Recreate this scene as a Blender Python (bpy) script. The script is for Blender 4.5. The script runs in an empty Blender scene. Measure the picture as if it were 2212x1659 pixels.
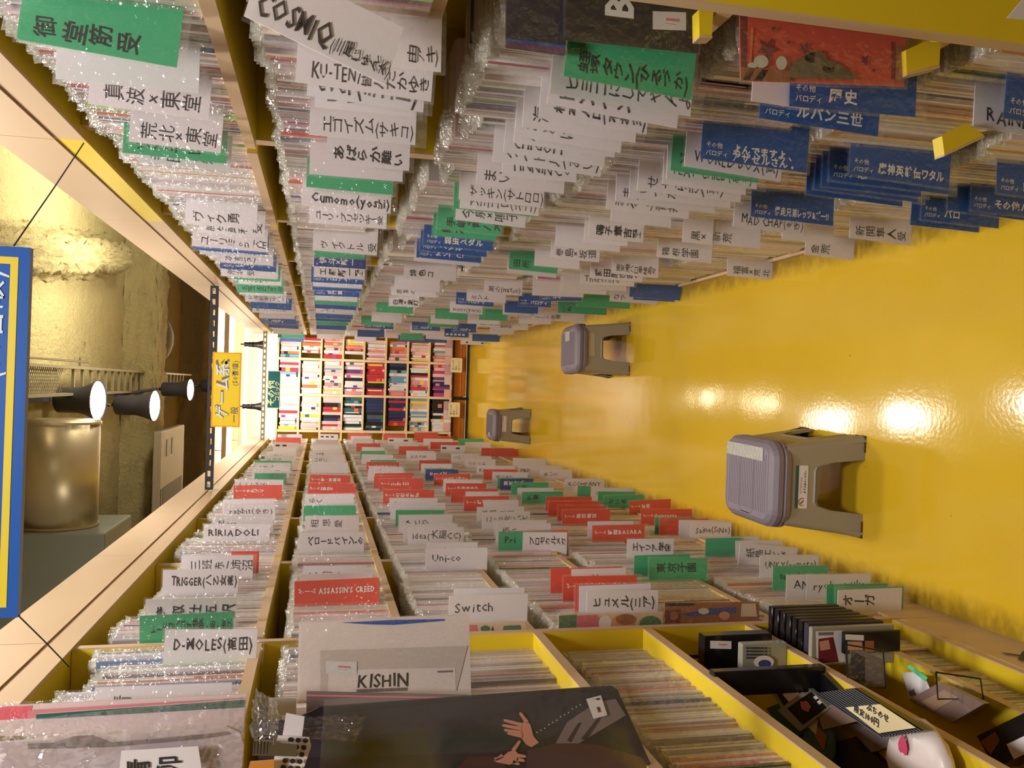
import bpy, math, random
from mathutils import Vector, Matrix
R = random.Random(7)
S = bpy.context.scene
COL = S.collection

# ---------------------------------------------------------------- camera
F, VU, VV, ROLL, EYE = 1850.0, 692.0, 828.0, math.radians(1.6), 1.5
dY = Vector(((VU-1106)/F, -(VV-829.5)/F, -1)).normalized()
_a = Vector((math.sin(ROLL), math.cos(ROLL), 0))
dX = (_a - dY*_a.dot(dY)).normalized()
dZ = dX.cross(dY)
RW = Matrix((dX, dY, dZ))
cam_d = bpy.data.cameras.new('camera')
cam = bpy.data.objects.new('camera', cam_d)
COL.objects.link(cam)
cam.matrix_world = Matrix.Translation((0, 0, EYE)) @ RW.to_4x4()
cam_d.sensor_fit = 'HORIZONTAL'; cam_d.sensor_width = 36.0; cam_d.lens = F/2212*36
cam_d.clip_start = 0.02; cam_d.clip_end = 60
cam_d.dof.use_dof = False
S.camera = cam
CP = Vector((0, 0, EYE))
def ray(u, v): return RW @ Vector(((u-1106)/F, -(v-829.5)/F, -1))
def on(axis, u, v, val):
    d = ray(u, v); k = 'xyz'.index(axis)
    return CP + d*((val-CP[k])/d[k])
def proj(p):
    c = RW.transposed() @ (Vector(p)-CP)
    if c.z > -0.05: return None
    return (1106+F*c.x/-c.z, 829.5-F*c.y/-c.z)

# ---------------------------------------------------------------- world, lights, exposure
W = bpy.data.worlds.new('world'); S.world = W; W.use_nodes = True
bg = W.node_tree.nodes['Background']; bg.inputs[0].default_value = (1.0, 0.88, 0.72, 1); bg.inputs[1].default_value = 0.10
S.view_settings.view_transform = 'Standard'; S.view_settings.look = 'None'
S.view_settings.gamma = 1; S.view_settings.use_curve_mapping = False
S.view_settings.exposure = 0.0
try:
    S.cycles.transparent_max_bounces = 16
    S.cycles.max_bounces = 5
    S.cycles.sample_clamp_indirect = 6
except Exception: pass
WARM = (1.0, 0.97, 0.92)
def area(name, loc, size, power, col=WARM, rot=(0, 0, 0), sy=None):
    d = bpy.data.lights.new(name, 'AREA'); d.energy = power; d.color = col; d.size = size
    if sy: d.shape = 'RECTANGLE'; d.size_y = sy
    o = bpy.data.objects.new(name, d); o.location = loc; o.rotation_euler = rot; COL.objects.link(o); return o
area('ceiling_lamp_light', (0.0, 0.3, 2.9), 0.35, 33)
area('ceiling_lamp_light', (0.0, 1.7, 2.9), 0.30, 23)
area('ceiling_lamp_light', (0.0, 3.2, 2.9), 0.30, 22)
area('ceiling_fill', (1.7, 5.0, 1.9), 0.7, 50, (1.0, 0.93, 0.74), (math.pi*0.93, 0, 0))  # added fills facing up to brighten the ceiling, with no fittings behind them
area('ceiling_fill', (0.75, 5.6, 2.15), 0.4, 26, (1.0, 0.95, 0.80), (math.pi, 0, 0))
area('ceiling_fill', (-1.7, 3.4, 2.0), 0.5, 16, (1.0, 0.92, 0.80), (math.pi*0.93, 0, 0))

# ---------------------------------------------------------------- materials
MATS = {}
def srgb(r, g, b):
    f = lambda c: (c/255/12.92) if c/255 <= 0.04045 else ((c/255+0.055)/1.055)**2.4
    return (f(r), f(g), f(b), 1)
def mat(name, col=(200, 200, 200), rough=0.6, metal=0.0, spec=0.5, emit=0, bump=0, bscale=60, var=0, vscale=8, coat=0):
    if name in MATS: return MATS[name]
    m = bpy.data.materials.new(name); m.use_nodes = True
    nt = m.node_tree; b = nt.nodes['Principled BSDF']
    c = srgb(*col)
    b.inputs['Base Color'].default_value = c
    b.inputs['Roughness'].default_value = rough
    b.inputs['Metallic'].default_value = metal
    b.inputs['Specular IOR Level'].default_value = spec
    if coat: b.inputs['Coat Weight'].default_value = coat; b.inputs['Coat Roughness'].default_value = 0.08
    if emit:
        b.inputs['Emission Color'].default_value = c; b.inputs['Emission Strength'].default_value = emit
    if var or bump:
        tc = nt.nodes.new('ShaderNodeTexCoord')
    if var:
        n = nt.nodes.new('ShaderNodeTexNoise'); n.inputs['Scale'].default_value = vscale; n.inputs['Detail'].default_value = 6
        nt.links.new(tc.outputs['Object'], n.inputs['Vector'])
        mx = nt.nodes.new('ShaderNodeMix'); mx.data_type = 'RGBA'
        mx.inputs[6].default_value = tuple(x*(1-var) for x in c[:3])+(1,)
        mx.inputs[7].default_value = tuple(min(1, x*(1+var)) for x in c[:3])+(1,)
        nt.links.new(n.outputs['Fac'], mx.inputs[0]); nt.links.new(mx.outputs[2], b.inputs['Base Color'])
    if bump:
        n2 = nt.nodes.new('ShaderNodeTexNoise'); n2.inputs['Scale'].default_value = bscale; n2.inputs['Detail'].default_value = 4
        nt.links.new(tc.outputs['Object'], n2.inputs['Vector'])
        bp = nt.nodes.new('ShaderNodeBump'); bp.inputs['Strength'].default_value = bump; bp.inputs['Distance'].default_value = 0.01
        nt.links.new(n2.outputs['Fac'], bp.inputs['Height']); nt.links.new(bp.outputs[0], b.inputs['Normal'])
    MATS[name] = m; return m
def vcol_mat(name, rough=0.35, spec=0.5):
    m = bpy.data.materials.new(name); m.use_nodes = True; nt = m.node_tree; b = nt.nodes['Principled BSDF']
    a = nt.nodes.new('ShaderNodeVertexColor'); a.layer_name = 'Col'
    nt.links.new(a.outputs[0], b.inputs['Base Color']); b.inputs['Roughness'].default_value = rough
    b.inputs['Specular IOR Level'].default_value = spec
    MATS[name] = m; return m
def film(name, clear, tint=(225, 222, 210), rough=0.12, bump=0.5, scale=70, white=0.3):
    m = bpy.data.materials.new(name); m.use_nodes = True; nt = m.node_tree
    for n in list(nt.nodes): nt.nodes.remove(n)
    out = nt.nodes.new('ShaderNodeOutputMaterial')
    tr = nt.nodes.new('ShaderNodeBsdfTransparent')
    gl = nt.nodes.new('ShaderNodeBsdfGlossy'); gl.inputs['Roughness'].default_value = rough; gl.inputs['Color'].default_value = (1, 1, 1, 1)
    df = nt.nodes.new('ShaderNodeBsdfDiffuse'); df.inputs['Color'].default_value = srgb(*tint)
    tl = nt.nodes.new('ShaderNodeBsdfTranslucent'); tl.inputs['Color'].default_value = srgb(*tint)
    m0 = nt.nodes.new('ShaderNodeMixShader'); m0.inputs[0].default_value = 0.5
    nt.links.new(df.outputs[0], m0.inputs[1]); nt.links.new(tl.outputs[0], m0.inputs[2])
    m1 = nt.nodes.new('ShaderNodeMixShader'); m1.inputs[0].default_value = white
    nt.links.new(gl.outputs[0], m1.inputs[1]); nt.links.new(m0.outputs[0], m1.inputs[2])
    m2 = nt.nodes.new('ShaderNodeMixShader'); m2.inputs[0].default_value = clear
    nt.links.new(m1.outputs[0], m2.inputs[1]); nt.links.new(tr.outputs[0], m2.inputs[2])
    if bump:
        tc = nt.nodes.new('ShaderNodeTexCoord'); n = nt.nodes.new('ShaderNodeTexNoise'); n.inputs['Scale'].default_value = scale
        nt.links.new(tc.outputs['Object'], n.inputs['Vector'])
        bp = nt.nodes.new('ShaderNodeBump'); bp.inputs['Strength'].default_value = bump; bp.inputs['Distance'].default_value = 0.02
        nt.links.new(n.outputs['Fac'], bp.inputs['Height']); nt.links.new(bp.outputs[0], gl.inputs['Normal'])
    nt.links.new(m2.outputs[0], out.inputs[0])
    MATS[name] = m; return m
BEIGE = mat('beige_laminate', (208, 176, 140), 0.45, var=0.06, vscale=3)
YEL = mat('yellow_laminate', (226, 196, 38), 0.4, var=0.05, vscale=4)
PAPER = mat('white_card', (224, 216, 220), 0.55)
GREEN = mat('green_card', (62, 168, 118), 0.5)
BLUE = mat('blue_card', (26, 84, 158), 0.4)
RED = mat('red_card', (216, 74, 54), 0.45)
NAVY = mat('navy_card', (52, 70, 136), 0.4)
INK = mat('black_ink', (38, 34, 36), 0.6)
WINK = mat('white_print', (232, 228, 224), 0.5)
BOOK = vcol_mat('printed_cover', 0.32)
FILM = film('clear_sleeve_film', 0.86, white=0.45)
FILMC = film('clear_card_film', 0.90, white=0.5)
FROTH = film('crumpled_sleeve_film', 0.45, rough=0.22, bump=1.0, scale=140, white=0.62)
BAG = film('clear_bag_film', 0.72, rough=0.1, bump=1.0, scale=30, white=0.3)
METAL = mat('brushed_metal', (150, 142, 125), 0.35, 1.0)
BLACK = mat('black_paint', (22, 20, 22), 0.45)
DARK = mat('dark_grey_plastic', (60, 58, 66), 0.5)
BULB = mat('lamp_glow', (255, 238, 205), 0.5, emit=40)
TUBE = mat('tube_glow', (255, 240, 205), 0.5, emit=11)
CREAMW = mat('cream_wall_paint', (252, 244, 224), 0.8)
def spray(name, c, dark):
    m = bpy.data.materials.new(name); m.use_nodes = True; nt = m.node_tree; b = nt.nodes['Principled BSDF']
    tc = nt.nodes.new('ShaderNodeTexCoord')
    def noise(sc, det, ro=.6):
        n = nt.nodes.new('ShaderNodeTexNoise'); n.inputs['Scale'].default_value = sc; n.inputs['Detail'].default_value = det; n.inputs['Roughness'].default_value = ro
        nt.links.new(tc.outputs['Object'], n.inputs['Vector']); return n
    n1 = noise(16, 8, .75); r = nt.nodes.new('ShaderNodeValToRGB'); r.color_ramp.elements[0].position = .27; r.color_ramp.elements[1].position = .42
    r.color_ramp.elements[0].color = srgb(*dark); r.color_ramp.elements[1].color = srgb(*c); nt.links.new(n1.outputs['Fac'], r.inputs[0])
    n3 = noise(2.5, 4); mx = nt.nodes.new('ShaderNodeMix'); mx.data_type = 'RGBA'; mx.blend_type = 'MULTIPLY'; mx.inputs[0].default_value = .35
    nt.links.new(r.outputs[0], mx.inputs[6]); nt.links.new(n3.outputs['Color'], mx.inputs[7]); nt.links.new(r.outputs[0], b.inputs['Base Color'])
    b.inputs['Roughness'].default_value = .95
    n2 = noise(34, 6, .7); bp = nt.nodes.new('ShaderNodeBump'); bp.inputs['Strength'].default_value = 1; bp.inputs['Distance'].default_value = .05
    nt.links.new(n2.outputs['Fac'], bp.inputs['Height']); nt.links.new(bp.outputs[0], b.inputs['Normal'])
    MATS[name] = m; return m
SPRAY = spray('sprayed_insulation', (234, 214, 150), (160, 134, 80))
SPRAYD = spray('sprayed_insulation_dark', (142, 122, 94), (96, 78, 56))  # darker, browner tone for the ceiling past the cross beam and the side walls

# ---------------------------------------------------------------- helpers
class MB:
    def __init__(s): s.v = []; s.f = []; s.m = []; s.c = []; s.mats = []
    def mi(s, m):
        if m not in s.mats: s.mats.append(m)
        return s.mats.index(m)
    def face(s, pts, m, c=None):
        b = len(s.v); s.v.extend(pts); s.f.append(tuple(range(b, b+len(pts)))); s.m.append(s.mi(m)); s.c.append(c)
    def mesh(s, vs, fs, m, c=None):
        b = len(s.v); s.v.extend(vs); k = s.mi(m)
        for f in fs: s.f.append(tuple(i+b for i in f)); s.m.append(k); s.c.append(c)
    def box(s, x0, x1, y0, y1, z0, z1, m, c=None, skip=()):
        if x0 > x1: x0, x1 = x1, x0
        vs = [(x0, y0, z0), (x1, y0, z0), (x1, y1, z0), (x0, y1, z0), (x0, y0, z1), (x1, y0, z1), (x1, y1, z1), (x0, y1, z1)]
        fs = {'b': (3, 2, 1, 0), 't': (4, 5, 6, 7), 'f': (0, 1, 5, 4), 'k': (2, 3, 7, 6), 'r': (1, 2, 6, 5), 'l': (3, 0, 4, 7)}
        s.mesh(vs, [v for k, v in fs.items() if k not in skip], m, c)
    def slab(s, q, n, m, mback=None):
        # q: four points (front), n: thickness vector
        q = [Vector(p) for p in q]; n = Vector(n); b = [p+n for p in q]
        s.mesh([tuple(p) for p in q], [(0, 1, 2, 3)], m)
        s.mesh([tuple(p) for p in b], [(3, 2, 1, 0)], mback or m)
        for i in range(4):
            j = (i+1) % 4
            s.mesh([tuple(p) for p in (q[j], q[i], b[i], b[j])], [(0, 1, 2, 3)], mback or m)
    def tube(s, pts, r, m, n=8, cap=True):
        pts = [Vector(p) for p in pts]; rr = r if isinstance(r, (list, tuple)) else [r]*len(pts)
        rings = []
        for i, p in enumerate(pts):
            d = (pts[min(i+1, len(pts)-1)]-pts[max(i-1, 0)]).normalized()
            a = d.cross(Vector((0, 0, 1)))
            if a.length < 1e-3: a = Vector((1, 0, 0))
            a.normalize(); b = d.cross(a)
            rings.append([tuple(p+a*math.cos(t*2*math.pi/n)*rr[i]+b*math.sin(t*2*math.pi/n)*rr[i]) for t in range(n)])
        vs = [v for q in rings for v in q]; fs = []
        for i in range(len(pts)-1):
            for t in range(n): fs.append((i*n+t, i*n+(t+1) % n, (i+1)*n+(t+1) % n, (i+1)*n+t))
        if cap: fs += [tuple(range(n-1, -1, -1)), tuple((len(pts)-1)*n+t for t in range(n))]
        s.mesh(vs, fs, m)
    def build(s, name, parent=None, smooth=False, base=None):
        me = bpy.data.meshes.new(name)
        off = Vector(base) if base is not None else Vector((0, 0, 0))
        me.from_pydata([(v[0]-off.x, v[1]-off.y, v[2]-off.z) for v in s.v], [], s.f)
        for m in s.mats: me.materials.append(m)
        me.polygons.foreach_set('material_index', s.m)
        if smooth: me.polygons.foreach_set('use_smooth', [True]*len(s.f))
        if any(c is not None for c in s.c):
            at = me.color_attributes.new('Col', 'FLOAT_COLOR', 'CORNER'); d = []
            for f, c in zip(s.f, s.c): d.extend(list(c or (.5, .5, .5, 1))*len(f))
            at.data.foreach_set('color', d)
        me.update()
        o = bpy.data.objects.new(name, me); COL.objects.link(o)
        if parent is not None: o.parent = parent; o.location = off-parent.location if base is not None else -Vector(parent.location)
        elif base is not None: o.location = off
        return o
def tag(o, label, cat, group=None, kind=None):
    o['label'] = label; o['category'] = cat
    if group: o['group'] = group
    if kind: o['kind'] = kind
    return o
def empty(name, loc, label=None, cat=None, group=None):
    o = bpy.data.objects.new(name, None); o.location = loc; o.empty_display_size = 0.05; COL.objects.link(o)
    if label: tag(o, label, cat, group)
    return o
def struct(o): o['kind'] = 'structure'; return o
def bevel(o, w=0.004, seg=2):
    m = o.modifiers.new('bevel', 'BEVEL'); m.width = w; m.segments = seg; m.limit_method = 'ANGLE'; return o

# lettering: glyph outlines turned into mesh, cached per character and weight
GC = {}
def glyph(ch, bold):
    k = (ch, bold)
    if k in GC: return GC[k]
    cu = bpy.data.curves.new('t', 'FONT'); cu.body = ch; cu.size = 1; cu.resolution_u = 1; cu.offset = bold; cu.fill_mode = 'FRONT'
    ob = bpy.data.objects.new('t', cu); COL.objects.link(ob)
    dg = bpy.context.evaluated_depsgraph_get(); dg.update(); ev = ob.evaluated_get(dg); me = ev.to_mesh()
    vs = [(v.co.x, v.co.y) for v in me.vertices]; fs = [tuple(p.vertices) for p in me.polygons]
    ev.to_mesh_clear(); bpy.data.objects.remove(ob); bpy.data.curves.remove(cu)
    if vs:
        x0 = min(v[0] for v in vs); x1 = max(v[0] for v in vs); adv = (x1-x0)+0.12; vs = [(v[0]-x0+0.06, v[1]) for v in vs]
    else: adv = 0.35
    if ord(ch) > 0x2000 and vs: 
        w = x1-x0; adv = max(adv, 0.95 if ch not in '一丨' else 0.9); vs = [(v[0]+(adv-w)/2-0.06, v[1]) for v in vs]
    GC[k] = (vs, fs, adv); return GC[k]
def letter(mb, text, org, r, up, n, size, m, bold=0.0, jit=0.0, maxlen=None, center=False, stretch=1.0, vert=False):
    org = Vector(org); r = Vector(r); up = Vector(up); n = Vector(n)
    gl = [glyph(c, bold) for c in text]
    tot = sum(g[2] for g in gl)*size*stretch
    k = 1.0
    if maxlen and tot > maxlen: k = maxlen/tot
    x = -tot*k/2 if center else 0.0
    for ch, g in zip(text, gl):
        rot = vert and ord(ch) > 0x2e80 and ch not in 'ー（）'
        a = R.uniform(-jit, jit)*0.25; sc = size*(1+R.uniform(-jit, jit)*0.3); dy = R.uniform(-jit, jit)*size*0.18
        ca, sa = math.cos(a), math.sin(a)
        vs = []
        for vx, vy in g[0]:
            if rot: vx, vy = g[2]*.5-(vy-.36)*.95, vx*.95-.10
            px = (vx*ca-vy*sa)*sc*k*stretch+x; py = (vx*sa+vy*ca)*sc+dy
            vs.append(tuple(org+r*px+up*py+n*0.0004))
        if vs: mb.mesh(vs, g[1], m)
        x += g[2]*size*k*stretch

XL, XR = -0.52, 0.452
TOPZ = {1: 2.115, -1: 2.115}
# ---------------------------------------------------------------- the room
def floor_mat():
    m = bpy.data.materials.new('yellow_vinyl_floor'); m.use_nodes = True; nt = m.node_tree; b = nt.nodes['Principled BSDF']
    tc = nt.nodes.new('ShaderNodeTexCoord')
    n = nt.nodes.new('ShaderNodeTexNoise'); n.inputs['Scale'].default_value = 2.2; n.inputs['Detail'].default_value = 8
    nt.links.new(tc.outputs['Object'], n.inputs['Vector'])
    mx = nt.nodes.new('ShaderNodeMix'); mx.data_type = 'RGBA'
    mx.inputs[6].default_value = srgb(204, 164, 34); mx.inputs[7].default_value = srgb(220, 180, 44)
    nt.links.new(n.outputs['Fac'], mx.inputs[0])
    # scuffed dirt along the two plinths
    sp = nt.nodes.new('ShaderNodeSeparateXYZ'); nt.links.new(tc.outputs['Object'], sp.inputs[0])
    ad = nt.nodes.new('ShaderNodeMath'); ad.operation = 'ADD'; ad.inputs[1].default_value = 0.034; nt.links.new(sp.outputs[0], ad.inputs[0])
    ab = nt.nodes.new('ShaderNodeMath'); ab.operation = 'ABSOLUTE'; nt.links.new(ad.outputs[0], ab.inputs[0])
    mr = nt.nodes.new('ShaderNodeMapRange'); mr.inputs[1].default_value = 0.40; mr.inputs[2].default_value = 0.486; nt.links.new(ab.outputs[0], mr.inputs[0])
    mp = nt.nodes.new('ShaderNodeMapping'); mp.inputs['Scale'].default_value = (16, 22, 1); nt.links.new(tc.outputs['Object'], mp.inputs[0])
    n2 = nt.nodes.new('ShaderNodeTexNoise'); n2.inputs['Scale'].default_value = 1; n2.inputs['Detail'].default_value = 5; n2.inputs['Roughness'].default_value = 0.7
    nt.links.new(mp.outputs[0], n2.inputs['Vector'])
    mu = nt.nodes.new('ShaderNodeMath'); mu.operation = 'MULTIPLY'; nt.links.new(mr.outputs[0], mu.inputs[0]); nt.links.new(n2.outputs['Fac'], mu.inputs[1])
    r2 = nt.nodes.new('ShaderNodeMapRange'); r2.inputs[1].default_value = 0.12; r2.inputs[2].default_value = 0.45; r2.inputs[4].default_value = 0.6; nt.links.new(mu.outputs[0], r2.inputs[0])
    m3 = nt.nodes.new('ShaderNodeMix'); m3.data_type = 'RGBA'; nt.links.new(r2.outputs[0], m3.inputs[0]); nt.links.new(mx.outputs[2], m3.inputs[6]); m3.inputs[7].default_value = srgb(78, 56, 24)
    n4 = nt.nodes.new('ShaderNodeTexVoronoi'); n4.inputs['Scale'].default_value = 7; nt.links.new(tc.outputs['Object'], n4.inputs['Vector'])
    r4 = nt.nodes.new('ShaderNodeMath'); r4.operation = 'LESS_THAN'; r4.inputs[1].default_value = 0.022; nt.links.new(n4.outputs['Distance'], r4.inputs[0])
    m4 = nt.nodes.new('ShaderNodeMix'); m4.data_type = 'RGBA'; nt.links.new(r4.outputs[0], m4.inputs[0]); nt.links.new(m3.outputs[2], m4.inputs[6]); m4.inputs[7].default_value = srgb(150, 112, 30)
    nt.links.new(m4.outputs[2], b.inputs['Base Color'])
    b.inputs['Roughness'].default_value = 0.11; b.inputs['Specular IOR Level'].default_value = 0.55
    n5 = nt.nodes.new('ShaderNodeTexNoise'); n5.inputs['Scale'].default_value = 90; nt.links.new(tc.outputs['Object'], n5.inputs['Vector'])
    n6 = nt.nodes.new('ShaderNodeTexNoise'); n6.inputs['Scale'].default_value = 3; nt.links.new(tc.outputs['Object'], n6.inputs['Vector'])
    ma = nt.nodes.new('ShaderNodeMath'); ma.operation = 'MULTIPLY_ADD'; ma.inputs[1].default_value = 0.08; nt.links.new(n5.outputs['Fac'], ma.inputs[0]); nt.links.new(n6.outputs['Fac'], ma.inputs[2])
    bp = nt.nodes.new('ShaderNodeBump'); bp.inputs['Strength'].default_value = 0.10; bp.inputs['Distance'].default_value = 0.02
    nt.links.new(ma.outputs[0], bp.inputs['Height']); nt.links.new(bp.outputs[0], b.inputs['Normal'])
    return m
b = MB(); b.box(-4.2, 4.2, -2.2, 15, -0.05, 0, floor_mat()); struct(b.build('floor'))
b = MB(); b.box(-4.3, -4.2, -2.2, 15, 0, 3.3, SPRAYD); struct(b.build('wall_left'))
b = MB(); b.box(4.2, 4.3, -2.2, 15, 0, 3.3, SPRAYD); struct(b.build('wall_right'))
b = MB(); b.box(-4.2, 4.2, -2.3, -2.2, 0, 3.3, CREAMW); struct(b.build('wall_back'))
b = MB(); b.box(-4.2, 4.2, 14.0, 14.1, 0, 2.8, CREAMW); struct(b.build('wall_front'))
# rough sprayed ceiling, a lumpy grid
def rough_sheet(name, fn, nu, nv, m, amp):
    vs = []; fs = []
    for i in range(nu+1):
        for j in range(nv+1):
            p, n = fn(i/nu, j/nv); p = Vector(p); n = Vector(n)
            vs.append(tuple(p+n*R.uniform(-amp, amp)))
    for i in range(nu):
        for j in range(nv): fs.append((i*(nv+1)+j, i*(nv+1)+j+1, (i+1)*(nv+1)+j+1, (i+1)*(nv+1)+j))
    b = MB(); b.mesh(vs, fs, m); return struct(b.build(name, smooth=True))
rough_sheet('ceiling', lambda a, c: ((-4.2+8.4*a, -2.2+10.1*c, 3.1), (0, 0, 1)), 120, 150, SPRAY, 0.012)
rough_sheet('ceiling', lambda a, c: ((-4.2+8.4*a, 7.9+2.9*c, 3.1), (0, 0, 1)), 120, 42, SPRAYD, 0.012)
b = MB(); b.box(-4.2, 4.2, -2.2, 14.1, 3.16, 3.3, CREAMW); struct(b.build('ceiling_slab'))
b = MB(); b.box(-4.2, 4.2, 10.8, 14.0, 2.8, 2.86, CREAMW); struct(b.build('ceiling_dropped'))
def beam(name, p0, p1, w, h, m, amp=0.014):
    p0 = Vector(p0); p1 = Vector(p1); d = (p1-p0).normalized(); side = Vector((-d.y, d.x, 0)); L = (p1-p0).length
    prof = [(-w/2-.05, 0), (-w/2, -h*.35), (-w/2+.02, -h*.8), (-w/2+.07, -h), (0, -h*1.02), (w/2-.07, -h), (w/2-.02, -h*.8), (w/2, -h*.35), (w/2+.05, 0)]
    pr = []
    for a, c in zip(prof, prof[1:]):
        for t in range(4): pr.append((a[0]+(c[0]-a[0])*t/4, a[1]+(c[1]-a[1])*t/4))
    pr.append(prof[-1]); nv = len(pr)-1; nu = int(L/0.07)
    def fn(a, c):
        q = pr[min(nv, int(round(c*nv)))]; n = Vector((0, 0, -1)) if abs(q[0]) < w/2-.06 else side*(1 if q[0] > 0 else -1)
        return p0+d*(L*a)+side*q[0]+Vector((0, 0, q[1])), n
    return rough_sheet(name, fn, nu, nv, m, amp)
beam('trim_1', (-4.2, 7.85, 3.1), (4.2, 7.85, 3.1), 0.42, 0.27, SPRAY, .022)
_p = on('z', 262, 556, 3.0); _q = on('z', 75, 545, 3.0); _d = (_q-_p).normalized()
beam('trim_2', (_p.x, _p.y, 3.1), (_p.x+_d.x*7, _p.y+_d.y*7, 3.1), 0.24, 0.17, SPRAY, .02)
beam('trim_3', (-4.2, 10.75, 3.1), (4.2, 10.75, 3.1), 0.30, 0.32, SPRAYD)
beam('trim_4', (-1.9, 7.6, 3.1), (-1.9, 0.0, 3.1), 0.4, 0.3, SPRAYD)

# ---------------------------------------------------------------- side bookcases, one per unit
LY = [0.94, 1.80, 2.66, 3.52, 4.38, 5.24, 6.10, 6.96, 7.82, 8.3]
RY = [0.92, 1.76, 2.60, 3.44, 4.28, 5.12, 5.96, 6.80, 7.64, 8.3]
RZ = [0.04, 0.40, 0.715, 1.03, 1.38, 1.655]
LZ = [0.175, 0.455, 0.755, 1.045, 1.33, 1.62]
LZN = [0.165, 0.335, 0.545, 0.79, 1.04, 1.33, 1.62]
ORD = ['nearest', 'second nearest', 'third nearest', 'fourth nearest', 'fifth nearest', 'sixth nearest', 'seventh nearest', 'eighth nearest', 'farthest']
SLOT = mat('dark_slot', (40, 32, 10), 0.8)
def bookcase(side, k, y0, y1, zs):
    xf = XR if side > 0 else XL; s = side; sd = 'right' if s > 0 else 'left'
    loc = (xf+s*0.14, (y0+y1)/2, 0)
    root = empty('bookcase_unit', loc, '%s unit of the yellow and beige bookcase on the aisle\'s %s side' % (ORD[k], sd), 'bookcase', 'bookcase units along the aisle')
    P = lambda mb, nm: mb.build(nm, root)
    D = 0.29
    for yy in ((y0, y0+0.018), (y1-0.018, y1)):
        e_ = 0.0 if (k == 0 and (yy[0] == y0 or s < 0)) else .020
        m = MB(); m.box(xf+s*(e_+0.003), xf+s*D, yy[0], yy[1], 0.0, 1.95, YEL); m.box(xf+s*e_, xf+s*(e_+0.003), yy[0], yy[1], 0.0, 1.95, BEIGE)
        P(m, 'side_panel')
    m = MB(); m.box(xf+s*(D-0.006), xf+s*D, y0+.018, y1-.018, 0.05, 1.95, YEL); 
    for yb in (y0+0.024, y1-0.16):
        for z in [q/100 for q in range(12, 190, 9)]:
            pass
    P(m, 'back_panel')
    for z in zs:
        rec = 0.0 if (z > 1.6 or (s < 0 and (k == 0 or z > 1.2))) else (0.02 if s > 0 else .006)
        m = MB(); x0 = xf+s*(0.002+rec)
        m.box(x0+s*0.003, xf+s*(D-.007), y0+.0185, y1-.0185, z-0.02, z, YEL)
        m.box(x0, x0+s*0.003, y0+.0185, y1-.0185, z-0.02, z, BEIGE)
        P(m, 'shelf')
        if z > 0.5:   # slotted support strips in the side walls
            for yy, dy in ((y0+.0182, .0012), (y1-.0194, .0012)):
                m = MB()
                m.box(xf+s*0.05, xf+s*0.20, yy, yy+dy, z+0.10, z+0.16, YEL)
                for q in range(5):
                    m.box(xf+s*(0.065+q*.026), xf+s*(0.073+q*.026), yy-0.0004, yy+dy+0.0004, z+0.112, z+0.148, SLOT)
                P(m, 'slotted_strip')
    # crown: shelf lip and taller fascia board
    lip = BEIGE
    m = MB(); m.box(xf+s*0.001, xf+s*D, y0, y1, 1.951, 1.975, YEL); P(m, 'top_board')
    m = MB(); m.box(xf-s*0.004, xf+s*0.001, y0, y1, 1.947, 1.998, YEL if (s > 0 and k == 1) else BEIGE); P(m, 'crown_lip')
    m = MB(); m.box(xf-s*0.007, xf+s*0.006, y0+.0015, y1-.0015, 2.0, 2.115, BEIGE); P(m, 'fascia_board')
    m = MB(); pz = zs[0]-0.021
    m.box(xf+s*0.001, xf+s*0.012, y0, y1, 0.0, pz, BEIGE); P(m, 'plinth')
    return root
for k in range(9):
    bookcase(-1, k, LY[k], LY[k+1], LZN if k == 0 else LZ)
    bookcase(1, k, RY[k], RY[k+1], RZ)

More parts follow.
